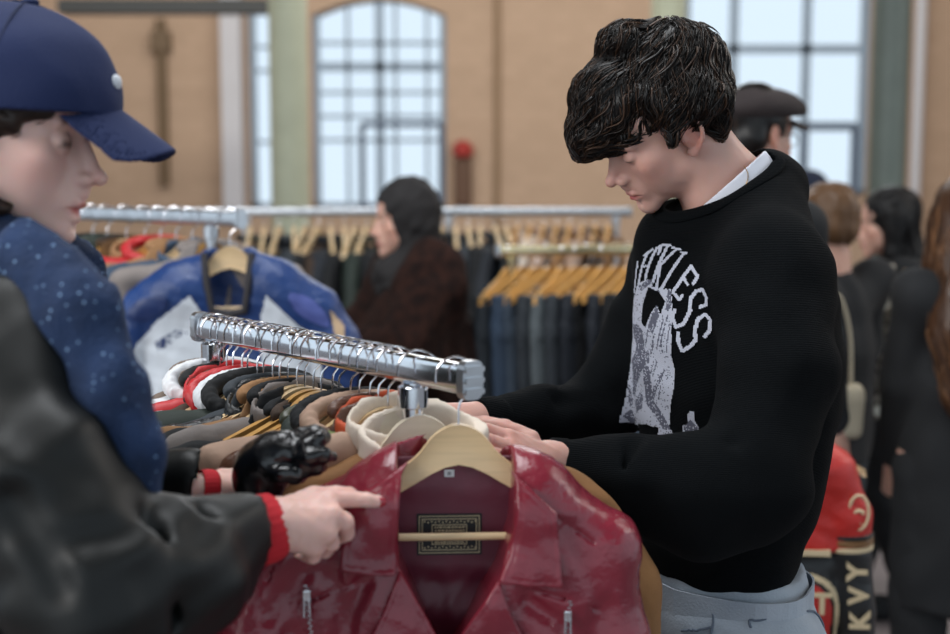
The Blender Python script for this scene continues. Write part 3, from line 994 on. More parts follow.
    HE(660, 104, 1.86, 34, 30, .050, .015)
    HE(716, 108, 1.89, 12, 30, .045, .01)
    # cut away the face, ear and nape
    def HS(px, py, d, rx_, ry_, rd, k=.006, ang=0):
        s = d / FPX
        H.ell(A(px, py, d), (rx_ * s, rd, ry_ * s), k, 's', R=np.array(Matrix.Rotation(math.radians(ang), 3, 'Y')))
    HS(644, 182, 1.87, 34, 38, .16)
    HS(614, 190, 1.87, 16, 28, .16)
    HS(694, 147, 1.81, 14.5, 25, .06)
    H.warp(lambda x, y, z: .0036 * fnoise(x, y, z, 12, 31) + .0014 * fnoise(x, y, z, 32, 32))
    Hp, Hq = H.mesh(1)
    tn = np.zeros((len(Hp), 4)); tn[:, 3] = 1; tn[:, 0] = .3
    hair = make_obj('hair', mesh_from('hair', Hp, Hq, True, tn), HAIR_DARK, root)
    crown = A(668, 26, 1.90)
    fr = A(585, 150, 1.86) - A(640, 40, 1.86); fr /= np.linalg.norm(fr)
    def field(P):
        d = P - crown; d[:, 2] *= .6; d /= np.linalg.norm(d, axis=1, keepdims=True) + 1e-9
        front = np.clip((A(690, 90, 1.9)[0] - P[:, 0]) / .05, 0, 1)[:, None]
        d = d * .8 + fr * .9 * front + np.array([.12, 0, -.75]) * (1 - front) + np.array([0, 0, -.35])
        return d
    g1 = H.grad(Hp)
    outer = Hp
    hs = hair_strands(H, outer, field, 5200, .11, .006, .0008, (.62, 75), 7, 'hair_strands', HAIR_DARK, hair, 5, (-.001, .0055))
    hs.name = 'hair_locks'; hs.parent = hair
    hair_strands(H, outer, field, 420, .10, .0055, .0021, (.85, 62), 7, 'hair_locks', HAIR_DARK, hair, 12, (.001, .0065))
    # --- jeans
    J = Vol((-.22, -.30, .05), (.34, .34, 1.12), .005)
    pj = A(722, 600, 1.93)
    J.ell(pj + [.005, 0, -.03], (.108, .155, .13), .02, R=np.stack([-F, -Lf, [0, 0, 1]], 1))
    J.cone(pj + [.005, 0, .06], pj + [.005, 0, -.02], .112, .112, .03, flat=(F, 1.05))
    for q in (-1, 1):
        h = pj + Lf * .078 * q + np.array([.005, 0, -.07])
        J.chain([h, h + F * .02 + [0, 0, -.38], h - F * .02 + [0, 0, -.84]], [.105, .076, .075], .02)
    J.cut((0, 0, 1), pj + [0, 0, .055]); J.cut((0, 0, -1), (0, 0, .075))
    J.warp(lambda x, y, z: .0035 * fnoise(x, y, z, (5, 5, 9), 41) + .0012 * fnoise(x, y, z, 22, 42))
    denim = mat('pale_denim', (134, 146, 160), rough=.85, bump=.5, bscale=260, col2=(172, 180, 190), vscale=5)
    jeans = vol_obj(J, 'jeans', denim, root)
    bj = bvh_of([jeans])
    def seam(name, pts, r, m_, par, dirn=None):
        out = []
        for p in spline(pts, 8):
            h = bj.find_nearest(Vector(p)); out.append(h[0] + h[1] * r * .8)
        mm = MB(); mm.tube(out, r, 6); return mm.build(name, m_, par, True)
    seam_m = mat('denim_seam', (98, 108, 122), rough=.9, bump=.4, bscale=300)
    # waistband, side seam and back pocket
    ring = []
    for i in range(48):
        w = 2 * math.pi * i / 48; q = pj + F * .14 * math.cos(w) + Lf * .18 * math.sin(w) + np.array([0, 0, .030])
        dd = Vector(q - pj - np.array([0, 0, .022])); dd.z = 0; dd.normalize(); o_ = Vector(pj) + Vector((0, 0, .022))
        h = bj.ray_cast(o_ + dd * .5, -dd); ring.append((h[0] if h[0] is not None else o_ + dd * .12) + dd * .001)
    mm = MB(); V_ = []; F_ = []
    for i in range(48):
        p = ring[i]; n_ = (p - Vector(pj)); n_.z = 0; n_.normalize()
        for dz, dr in ((-.018, 0), (-.018, .003), (.020, .003), (.020, 0)): V_.append(p + n_ * dr + Vector((0, 0, dz)))
        a = i * 4; b = ((i + 1) % 48) * 4
        for k in range(3): F_.append((a + k, b + k, b + k + 1, a + k + 1))
    make_obj('waistband', mesh_from('waistband', V_, F_, False), denim, jeans)
    seam('seam', [A(708, 604, 1.80), A(710, 625, 1.80), A(700, 680, 1.80)], .0016, seam_m, jeans)
    seam('pocket', [A(752, 632, 1.80), A(751, 623, 1.80), A(762, 623, 1.80), A(798, 619, 1.86), A(801, 640, 1.88)], .0018, seam_m, jeans)
    seam('pocket', [A(655, 640, 1.80), A(682, 632, 1.79), A(704, 627, 1.79)], .0018, seam_m, jeans)
    # shirt tail showing under the hem
    shoe_m = mat('white_trainer', (205, 205, 205), .5)
    for q in (-1, 1):
        h = pj + Lf * .078 * q
        s = Vol((h[0] - .26, h[1] - .2, 0.0), (h[0] + .14, h[1] + .16, .13), .006)
        c = np.array([h[0] + .02, h[1], .045])
        s.chain([c, c + F * .10 + [0, 0, -.006], c + F * .17 + [0, 0, -.01]], [.040, .042, .034], .02); s.cone(c, c + [0, 0, .05], .04, .045, .02)
        s.cut((0, 0, -1), (0, 0, .001))
        vol_obj(s, 'shoe', shoe_m, root)
    # --- the knitted picture and lettering on the chest
    cd = Vector(-(F * .78 + Lf * .62)).normalized()
    U = Vector((0, 0, 1)).cross(cd).normalized()
    if U.x < 0: U = -U
    st = .0016
    org = A(612, 463, 1.72) + np.array(U) * -.098 + np.array([0, 0, -.008])
    ni, nj = 106, 190
    X, Z = np.meshgrid(612 + (np.arange(ni) + .5) * .99, 441 - (np.arange(nj) + .5) * 1.11, indexing='ij')
    a_ = lambda pts: np.array([(610 + x / 5.51, 235 + y / 5.51) for x, y in pts])
    b_ = lambda pts: np.array([(605 + x / 5.76, 340 + y / 5.76) for x, y in pts])
    def inside(poly): return poly_sdf(poly, X, Z) < 0
    def stroke(pts, r):
        m = np.zeros(X.shape, bool)
        for p, q in zip(pts[:-1], pts[1:]):
            e = q - p; t = np.clip(((X - p[0]) * e[0] + (Z - p[1]) * e[1]) / (e @ e), 0, 1)
            m |= np.hypot(X - p[0] - t * e[0], Z - p[1] - t * e[1]) < r
        return m
    white = inside(np.vstack([a_([(80, 634), (90, 450), (100, 390), (130, 300), (170, 270), (215, 250), (230, 290), (300, 300), (330, 290), (345, 340), (350, 430), (360, 560)]),
                              b_([(405, 60), (425, 150), (420, 250), (400, 350), (390, 470), (410, 510), (370, 560), (320, 570), (325, 500), (250, 505), (160, 540), (150, 580), (50, 560), (75, 330), (100, 100)])]))
    hole = inside(a_([(205, 295), (270, 315), (310, 360), (290, 430), (262, 385), (235, 430), (205, 515), (175, 500), (175, 400)]))
    grey = np.zeros(X.shape, bool)
    for g in (a_([(85, 530), (130, 515), (185, 540), (190, 650), (130, 640), (100, 600)]), a_([(235, 450), (262, 385), (285, 430), (270, 500), (255, 540), (230, 520), (215, 600), (200, 634)]),
              a_([(140, 300), (215, 250), (225, 270), (160, 325)]), a_([(315, 300), (335, 300), (345, 390), (320, 420)]),
              b_([(170, 0), (230, 0), (240, 80), (270, 60), (275, 130), (240, 160), (215, 210), (170, 290), (140, 395), (105, 380), (110, 270), (120, 170), (160, 100)]),
              b_([(235, 160), (275, 150), (290, 250), (290, 340), (350, 410), (400, 490), (360, 500), (300, 430), (245, 380), (235, 250)]),
              b_([(120, 440), (200, 330), (225, 350), (215, 420), (140, 495)]), b_([(60, 520), (95, 480), (125, 560), (100, 580)]), b_([(75, 330), (90, 330), (105, 450), (85, 470)]),
              b_([(465, 500), (470, 450), (505, 400), (540, 440), (535, 500)])):
        grey |= inside(g)
    for p, q in (((350, 0), (355, 50)), ((300, 20), (285, 80)), ((320, 120), (300, 200)), ((300, 120), (285, 190)), ((365, 150), (340, 230)), ((350, 170), (330, 250)),
                 ((330, 220), (300, 340)), ((345, 250), (330, 330)), ((310, 250), (290, 340))): grey |= stroke(b_([p, q]), .7)
    for p, q in (((330, 430), (300, 600)), ((310, 450), (280, 620)), ((345, 470), (335, 620)), ((265, 540), (245, 634))): grey |= stroke(a_([p, q]), .7)
    tree = inside(b_([(465, 500), (460, 450), (490, 430), (490, 380), (505, 350), (522, 348), (525, 400), (542, 440), (535, 500)]))
    white |= tree
    letters = np.zeros(X.shape, bool)
    for pts, r in (([(126, 165), (118, 260), (110, 340)], 1.3), ([(128, 200), (133, 190)], 1.3),
                   ([(205, 92), (165, 128)], 1.6), ([(183, 110), (160, 190), (140, 290)], 1.8), ([(160, 190), (184, 183)], 1.4), ([(140, 290), (165, 280)], 1.5),
                   ([(240, 112), (247, 68), (225, 85), (205, 160), (188, 235), (185, 258)], 1.8),
                   ([(258, 62), (290, 68)], 1.5), ([(276, 66), (232, 262)], 2.0), ([(300, 78), (336, 84)], 1.5), ([(318, 84), (256, 180)], 1.7), ([(262, 170), (254, 290)], 1.8),
                   ([(343, 98), (372, 102)], 1.5), ([(358, 104), (280, 298)], 2.0), ([(272, 298), (300, 322), (306, 300)], 1.9),
                   ([(412, 165), (345, 305)], 2.2), ([(412, 165), (457, 210), (440, 250)], 2.2), ([(385, 225), (412, 258)], 1.9), ([(345, 305), (380, 340), (392, 318)], 1.9),
                   ([(482, 366), (508, 352), (512, 312), (488, 274), (456, 288), (432, 330), (436, 392), (412, 462), (376, 484), (354, 436), (362, 398)], 2.3),
                   ([(512, 514), (534, 478), (536, 424), (506, 402), (476, 430), (466, 486), (472, 536), (450, 574), (414, 602), (394, 560), (390, 512)], 2.3)):
        letters |= stroke(a_(pts), r * .72)
    rnd = np.random.RandomState(3).rand(ni, nj)
    gm = grey & white & ~hole
    wm = white & ~hole & ~grey
    g2 = (gm & (rnd > .14)) | (wm & (rnd > .93)); w2 = (wm & (rnd <= .93)) | (gm & (rnd <= .14))
    w2 = w2 & ~letters; g2 = g2 & ~letters
    bv2 = bvh_of([sweater])
    wk = mat('white_knit', (186, 190, 204), .95, bump=.8, bscale=500, spec=.1)
    gk = mat('grey_knit', (98, 100, 114), .95, bump=.8, bscale=500, spec=.1)
    dirn = cd
    Wv = Vector((0, 0, 1))
    U = U * 1.2
    pic = decal('knitted_picture', w2, org, U, Wv, dirn, bv2, st, wk, sweater)
    if pic:
        tag(pic, 'white and grey knitted figure on the chest')
        decal('grey_yarn', g2, org, U, Wv, dirn, bv2, st, gk, pic)
    lt = decal('knitted_lettering', letters, org, U, Wv, dirn, bv2, st, wk, sweater)
    if lt: tag(lt, 'arched white lettering reading RECKLESS')
    return root, sweater
MAN, MI = build_man()
# ================================================================ rails, hangers, garments
chrome = mat('chrome', (0.78, 0.80, 0.84), .13, 1.0)
chrome2 = mat('worn_chrome', (0.58, 0.60, 0.63), .28, 1.0, bump=.1, bscale=60)
wire_m = mat('hook_wire', (0.80, 0.80, 0.84), .22, 1.0)
brass = mat('brass', (0.78, 0.66, 0.40), .25, 1.0)
black_m = mat('black_rubber', (18, 18, 20), .5)
wood_m = mat('pale_beech', (222, 192, 148), .38, var=.06, vscale=6, aniso=(2, 14, 30), bump=.08, bscale=30, coat=.2)
wood_o = mat('honey_beech', (206, 156, 88), .38, var=.10, vscale=6, aniso=(2, 14, 30), coat=.2)
wood_w = mat('whitened_beech', (226, 214, 192), .4, var=.04, vscale=5, aniso=(2, 14, 30), coat=.2)
ZA = 1.366     # height of the middle of the near rail

def clothes_rail(name_label, A, B, half=(.011, .0175), post_t=(.07, .93), m_=chrome, cap=True, post_r=.0135, feet=True, cat='clothes rail', twin=True):
    """a rail of flattened tube from A to B with end caps, posts, feet and castors"""
    A, B = np.array(A, float), np.array(B, float); L_ = np.linalg.norm(B - A); d = (B - A) / L_
    root = empty('clothes_rail', (A[0], A[1], 0), math.atan2(d[1], d[0]), name_label, cat)
    z = A[2]; hw, hh = half
    # local frame: x along the rail
    n = 20; prof = [(hw * math.copysign(abs(math.cos(t)) ** .6, math.cos(t)), hh * math.copysign(abs(math.sin(t)) ** .45, math.sin(t))) for t in [2 * math.pi * k / n for k in range(n)]]
    m = MB(); m.prism([(p[0], z + p[1]) for p in prof], 0, L_, 'yz'); m.build('rail', m_, root, True)
    if cap:
        for q, x in ((0, -.001), (1, L_ + .001)):
            m = MB(); s_ = -1 if q == 0 else 1
            pr = [(p[0] * 1.35, z + p[1] * 1.28) for p in prof]
            m.prism(pr, x, x + s_ * .012, 'yz')
            for k in range(3): m.prism([(p[0] * 1.22, z + (k - 1) * hh * .72 + p[1] * .22) for p in prof], x + s_ * .012, x + s_ * .0165, 'yz')
            m.build('end_cap', chrome2, root, False)
    for t in post_t:
        x = L_ * t; m = MB()
        m.tube([(x, 0, .10), (x, 0, z - hh + .001)], post_r, 20)
        m.lathe([(post_r * 1.0, -.03), (post_r * 1.35, -.028), (post_r * 1.35, -.004), (post_r * .9, 0)], (x, 0, z - hh), 20)
        p = m.build('post', m_, root, True)
        if feet:
            m = MB(); m.tube([(x, -.24, .10), (x, .24, .10)], .0125, 12); m.build('foot_bar', m_, root, True)
            for s_ in (-1, 1):
                m = MB(); m.tube([(x - .011, s_ * .23, .030), (x + .011, s_ * .23, .030)], .030, 20); m.box((x, s_ * .23, .075), (.014, .012, .03))
                m.build('castor', black_m, root, True)
    if feet and len(post_t) > 1:
        m = MB(); m.tube([(L_ * post_t[0], 0, .10), (L_ * post_t[-1], 0, .10)], .0125, 12); m.build('base_bar', m_, root, True)
    return root, A, d, L_

def hook_pts(ztop, zneck, r=.0185, x=0):
    """the wire hook of a hanger: over the rail and down to the neck; the rail runs along local y"""
    pts = [(-.026, 0, ztop - .024), (-.025, 0, ztop - .010), (-.016, 0, ztop + .002), (-.002, 0, ztop + .006), (.013, 0, ztop + .001), (.023, 0, ztop - .011), (.022, 0, ztop - .027), (.008, 0, ztop - .040), (.001, 0, ztop - .050), (0, 0, zneck)]
    return spline(pts, 5)

def hanger_proto(wm, hook_m, wide=.188, bar=-.163, deep=0.0):
    """origin where the hook rests on the rail; arms along local x"""
    root = empty('clothes_hanger')
    zn = -.072
    m = MB(); m.tube(hook_pts(.0, zn - .005), .0014, 7); m.build('hook', hook_m, root, True)
    # contoured arms
    top = [(-wide, -.075), (-wide * .78, -.052), (-.085, -.026 - deep * 1.2), (-.05, -.008 - deep * .9), (-.026, .010 - deep * .3), (0, .016), (.026, .010 - deep * .3), (.05, -.008 - deep * .9), (.085, -.026 - deep * 1.2), (wide * .78, -.052), (wide, -.075)]
    bot = [(wide + .004, -.098), (wide * .8, -.080), (.1, -.056 - deep * 1.5), (.062, -.038 - deep * 1.3), (0, -.014 - deep), (-.062, -.038 - deep * 1.3), (-.1, -.056 - deep * 1.5), (-wide * .8, -.080), (-wide - .004, -.098)]
    P = [(x, z + zn - .015) for x, z in list(spline(top, 4)) + list(spline(bot, 4))]
    n = len(P); V = []; F = []
    nt = len(spline(top, 4))
    layers = [(-.0055, .90), (-.0065, 1.0), (.0065, 1.0), (.0055, .90)]
    cx = lambda x: .003 * (x / wide) ** 2
    for (y, sc) in layers:
        for i, (x, z) in enumerate(P):
            zc = -.05 + zn - .015 if abs(x) > .05 else z
            inset = (1 - sc) * .02
            zz = z - inset if i < nt else z + inset
            V.append((x, y - cx(x), zz))
    for l in range(3):
        for i in range(n):
            j = (i + 1) % n; F.append((l * n + i, l * n + j, (l + 1) * n + j, (l + 1) * n + i))
    nb_ = n - nt
    half = nt
    # faces: strip between top and bottom outlines
    T = spline(top, 4); B = spline(bot, 4)
    for l, fl in ((0, 0), (3, 1)):
        ti = list(range(nt)); bi = list(range(n - 1, nt - 1, -1))
        a = 0; b = 0
        while a < len(ti) - 1 or b < len(bi) - 1:
            if b >= len(bi) - 1 or (a < len(ti) - 1 and P[ti[a + 1]][0] <= P[bi[b + 1]][0]): f = (ti[a], ti[a + 1], bi[b]); a += 1
            else: f = (ti[a], bi[b + 1], bi[b]); b += 1
            f = tuple(v + l * n for v in f); F.append(f if fl else f[::-1])
    m = MB(); m.add(V, F); arm = m.build('wooden_arms', wm, root, True)
    if bar:
        m = MB(); m.tube([(-wide * .92, -.012, bar), (wide * .92, -.012, bar)], .0045, 10); m.build('trouser_bar', wm, root, True)
    return root

def wire_hanger_proto(m_):
    root = empty('clothes_hanger')
    m = MB(); m.tube(hook_pts(0, -.075), .0013, 7); m.build('hook', m_, root, True)
    m = MB(); m.tube(spline([(0, 0, -.075), (-.02, 0, -.09), (-.19, 0, -.16), (-.205, 0, -.175), (-.19, 0, -.182), (.19, 0, -.182), (.205, 0, -.175), (.19, 0, -.16), (.02, 0, -.09), (0, 0, -.075)], 4), .0016, 6)
    m.build('wire_frame', m_, root, True); return root

# hanging garments: every prototype has its neck at local z = -0.125 under a hook at the origin
def jacket_proto(seed, h=.005, wide=.215, length=.62, fat=.020, sleeve=.58, open_=.05, collar='stand', puff=0.0, slope=.052):
    zn = -.122
    V = Vol((-.36, -.085, -.12 - length), (.36, .085, zn + .06), h)
    V.chain([(0, 0, zn - .035), (wide * .8, 0, zn - slope)], [.034, .030], .015, flat=((0, 1, 0), 34 / 1000 / fat * .8))
    V.chain([(0, 0, zn - .035), (-wide * .8, 0, zn - slope)], [.034, .030], .015, flat=((0, 1, 0), 34 / 1000 / fat * .8))
    V.box((0, 0, zn - .06 - length / 2), (wide * .93, fat * 1.0, length / 2 - .02), fat * .95, .02)
    for q in (-1, 1):
        r = .050
        V.chain([(q * (wide - .035), 0, zn - .033 - slope), (q * (wide + .012), 0, zn - .20), (q * (wide + .030), .0, zn - .20 - sleeve * .4), (q * (wide + .022), 0, zn - .20 - sleeve * .75)],
                [r * .92, r, r * .86, r * .72], .016, flat=((0, 1, 0), .05 / fat * .92))
    # neckline
    V.ell((0, -.012, zn + .022), (.072, .05, .055), .008, 's')
    V.panel([(-.012 - open_, zn + .1), (open_ + .012, zn + .1), (0.004, zn - .30), (-.004, zn - .30)], -fat * 1.1, .012, .006, 's')
    s = seed
    V.warp(lambda x, y, z: (.0045 + puff) * fnoise(x, y, z, (9, 4, 2.6), s) + .0026 * fnoise(x, y, z, (20, 10, 9), s + 1) - puff * np.abs(np.sin(z * 52)) * 1.0)
    P, Q = V.mesh(1)
    body = mesh_from('garment_body', P, Q)
    # collar
    C = Vol((-.14, -.08, zn - .17), (.14, .08, zn + .08), .0035)
    if collar == 'stand':
        C.cone((0, 0, zn - .035), (0, 0, zn + .030), .078, .074, 0, flat=((0, 1, 0), 1.9))
        C.shell(.009); C.cut((0, -.55, 1), (0, 0, zn + .006)); C.cut((0, 0, -1), (0, 0, zn - .038)); C.warp(lambda x, y, z: .004 * fnoise(x, y, z, (14, 14, 14), seed + 50))
        C.panel([(-.040, zn + .1), (.040, zn + .1), (.006, zn - .1), (-.006, zn - .1)], -.05, .05, 0, 's')
    elif collar == 'rib':
        C.chain([(.075 * math.cos(t), .034 * math.sin(t), zn + .002 + .022 * math.sin(t)) for t in np.linspace(0, 6.2832, 25)], [.011] * 25, .002)
        C.warp(lambda x, y, z: .0012 * np.sin(np.arctan2(y * 1.9, x) * 46))
    else:
        for q in (-1, 1):
            C.panel([(q * .02, zn + .030), (q * .055, zn + .020), (q * .098, zn - .050), (q * .070, zn - .085), (q * .040, zn - .030)], lambda X_, Z_: -fat * .9 - .012 + (Z_ - zn + .03) * .25, .0035, .004)
            C.panel([(q * .040, zn - .035), (q * .066, zn - .085), (q * .050, zn - .100), (q * .070, zn - .115), (q * .012, zn - .168)], lambda X_, Z_: -fat - .006 + 0 * X_, .003, .004)
        C.chain([(.058 * math.cos(t), .030 * math.sin(t), zn + .012 + .010 * math.sin(t)) for t in np.linspace(0, math.pi, 13)], [.009] * 13, .006, flat=((0, 1, 0), 1.6))
    P, Q = C.mesh(1)
    coll = mesh_from('garment_collar', P, Q)
    return body, coll

PROTO = {
    'suede': jacket_proto(8, .005, .235, .60, .026, .60, .04, 'stand', 0, .085),
    'coat': jacket_proto(1, .006, .215, .80, .021, .62, .05, 'lapel'),
    'jacket': jacket_proto(2, .005, .220, .58, .022, .58, .045, 'lapel'),
    'bomber': jacket_proto(3, .005, .225, .56, .025, .56, .02, 'rib', .002),
    'stand': jacket_proto(4, .005, .210, .60, .020, .58, .03, 'stand'),
    'sweater': jacket_proto(5, .006, .205, .56, .018, .54, .0, 'rib'),
}
def garment(kind, pos, rz, m_body, label, group=None, m_collar=None, s=1.0, name=None, cat=None, thin=1.0, parent_tilt=0.0, dz=0.0):
    nm = {'suede': 'jacket', 'coat': 'coat', 'jacket': 'jacket', 'bomber': 'jacket', 'stand': 'jacket', 'sweater': 'sweater'}[kind]
    b, c = PROTO[kind]
    root = empty(name or nm, pos, rz, label, cat or nm, group)
    root.rotation_euler[1] = parent_tilt
    root.scale = (s, s * thin, s)
    for me, part, mm in ((b, 'body', m_body), (c, 'collar', m_collar or m_body)):
        if not me.materials: me.materials.append(m_body)
        o = bpy.data.objects.new(part, me); COL.objects.link(o); o.parent = root; o.location = (0, 0, dz)
        o.material_slots[0].link = 'OBJECT'; o.material_slots[0].material = mm
    return root

swivel = random.Random(3)
def place_hanger(proto, pos, rz, label, group=None, s=1.0):
    h = copy_tree(proto); h.location = pos; h.rotation_euler = (0, 0, rz); h.scale = (s, s, s)
    for c in h.children:
        if c.name.startswith('hook'): c.rotation_euler = (0, 0, swivel.uniform(-.45, .45))
    return tag(h, label, 'hanger', group)

H_PALE = hanger_proto(wood_m, wire_m); H_HONEY = hanger_proto(wood_o, wire_m); H_WHITE = hanger_proto(wood_w, wire_m)
H_WIRE = wire_hanger_proto(wire_m)

# ---------------------------------------------------------------- the near rail
RA = at_z(466, 379, ZA); RB = at_z(203, 327, ZA)
rail, rA, rd, rL = clothes_rail('chrome clothes rail in the foreground crowded with jackets', RA, RB, post_t=(.16, .95))
RAIL_TOP = ZA + .0175 * 1.0
perp = math.atan2(rd[1], rd[0]) - math.pi / 2    # yaw of a garment hanging square to the rail
def on_rail(t): return rA + rd * t + np.array([0, 0, RAIL_TOP - ZA])
leather = dict(rough=.32, bump=.5, bscale=22, kind='leather', spec=.5)
G = {
    'blackleather': mat('black_leather', (16, 19, 22), **leather),
    'olive': mat('olive_waxed', (58, 60, 44), .42, var=.2, bump=.5, bscale=30),
    'green': mat('dark_green_cotton', (34, 44, 38), .75, var=.15, bump=.4, bscale=40),
    'black': mat('black_wool', (17, 19, 22), .85, bump=.5, bscale=120),
    'tan': mat('tan_suede', (140, 104, 70), .9, var=.15, bump=.5, bscale=90),
    'beige': mat('beige_cotton', (170, 140, 120), .8, var=.08, bump=.5, bscale=30),
    'cream': mat('cream_wool', (222, 208, 192), .85, bump=.5, bscale=80),
    'brown': mat('brown_leather', (92, 60, 44), **leather),
    'taupe': mat('taupe_cotton', (104, 90, 80), .8, var=.1, bump=.4, bscale=40),
    'grey': mat('grey_wool', (124, 116, 112), .85, bump=.4, bscale=100),
    'red': mat('red_nylon', (176, 28, 34), .5, bump=.3, bscale=30),
    'white': mat('white_nylon', (205, 208, 212), .5, bump=.3, bscale=30),
    'navy': mat('navy_cotton', (18, 25, 35), .7, bump=.4, bscale=60),
    'charcoal': mat('charcoal_denim', (46, 52, 58), .8, var=.15, bump=.5, bscale=160),
    'darkbrown': mat('dark_brown_corduroy', (58, 44, 34), .85, var=.2, bump=.5, bscale=50),
    'orange': mat('orange_cotton', (192, 78, 38), .7, bump=.3, bscale=40),
    'lime': mat('olive_green_cotton', (96, 112, 52), .7, bump=.3, bscale=40),
    'denim': mat('mid_denim', (54, 70, 90), .85, var=.2, bump=.5, bscale=200),
    'pink': mat('pink_cotton', (186, 52, 92), .7),
}
row = [ # t, kind, material, collar, hanger, label, yaw offset, scale, thin
    (0.205, 'stand', 'beige', 'cream', 'W', 'cream lined beige jacket second behind the maroon leather one', .10, .86, .9),
    (0.239, 'stand', 'lime', 'orange', 'P', 'green jacket with an orange collar just behind the cream hanger', .10, .88, .8),
    (0.273, 'jacket', 'brown', 'brown', 'P', 'brown leather jacket with an upturned collar near the chrome post', .14, .94, .8),
    (0.307, 'bomber', 'beige', 'beige', 'P', 'crumpled beige jacket beside the brown leather collar', .26, 1.0, .8),
    (0.341, 'sweater', 'olive', 'black', 'P', 'olive jersey with a black neckband on a pale hanger', .22, 1.0, .85),
    (0.375, 'bomber', 'green', 'green', 'H', 'dark green knit with a ribbed collar behind the olive jersey', .18, 1.02, .8),
    (0.410, 'stand', 'blackleather', 'blackleather', 'H', 'black leather jacket on a honey coloured hanger mid rail', .12, 1.0, .8),
    (0.444, 'jacket', 'olive', 'olive', 'H', 'olive waxed jacket with pale seams mid rail', .08, 1.04, .8),
    (0.478, 'jacket', 'darkbrown', 'darkbrown', 'H', 'dark brown jacket behind the olive waxed one', .06, 1.02, .8),
    (0.512, 'coat', 'black', 'black', 'H', 'black wool coat between a brown and a grey garment', .04, 1.0, .75),
    (0.546, 'stand', 'grey', 'grey', 'P', 'pale grey jacket between two black ones mid rail', .02, .98, .8),
    (0.580, 'coat', 'black', 'black', 'P', 'black coat in front of the long tan coat', .0, 1.03, .75),
    (0.614, 'coat', 'tan', 'tan', 'P', 'tan suede coat with a long pale shoulder mid rail', .0, 1.05, .8),
    (0.648, 'stand', 'blackleather', 'blackleather', 'P', 'shiny black jacket with a crumpled collar behind the tan coat', .0, 1.03, .8),
    (0.682, 'jacket', 'charcoal', 'charcoal', 'P', 'charcoal denim jacket behind the shiny black one', .0, 1.04, .8),
    (0.716, 'bomber', 'green', 'black', 'P', 'very dark green jacket near the far half of the rail', -.02, 1.02, .8),
    (0.750, 'sweater', 'red', 'white', 'P', 'red sweater with a white neckband on the near rail', -.02, 1.06, .8),
    (0.785, 'sweater', 'white', 'red', 'P', 'white sweater with a red neckband behind the red one', -.04, 1.06, .8),
    (0.819, 'jacket', 'darkbrown', 'darkbrown', 'P', 'brown corduroy jacket near the far end of the rail', -.04, 1.04, .8),
    (0.853, 'stand', 'red', 'red', 'P', 'bright red jacket hung near the far end of the rail', -.06, .98, .8),
    (0.887, 'jacket', 'black', 'black', 'P', 'black jacket last but two at the far end of the near rail', -.06, 1.04, .8),
    (0.921, 'bomber', 'white', 'white', 'P', 'white jacket last but one at the far end of the near rail', -.06, 1.02, .8),
    (0.955, 'jacket', 'taupe', 'taupe', 'P', 'taupe jacket hung last at the far end of the near rail', -.06, 1.0, .8),
]
HG = {'W': (H_WHITE, 'whitened wooden'), 'P': (H_PALE, 'pale wooden'), 'H': (H_HONEY, 'honey coloured wooden')}
for (t, kind, mb_, mc_, hk, lab, dy, sc_, th_) in row:
    rj = random.Random(int(t * 1000)); yaw = perp - .14 - dy * .9 + rj.uniform(-.06, .06)
    p = on_rail((t + rj.uniform(-.006, .006)) * rL)
    yaw = math.atan2(math.sin(yaw), math.cos(yaw))
    g = garment(kind, p, yaw, G[mb_], lab, None, G[mc_], sc_ * 1.03, thin=th_, dz=.014 if hk == 'H' else .030)
    if mb_: place_hanger(HG[hk][0], p, yaw, HG[hk][1] + ' hanger holding the ' + lab.split(' with ')[0].split(' behind ')[0].split(' on ')[0].split(' between ')[0].split(' in front')[0].split(' beside')[0].split(' near ')[0].split(' just')[0].split(' second')[0].split(' mid')[0].split(' last')[0].split(' hung')[0].split(' peeking')[0])
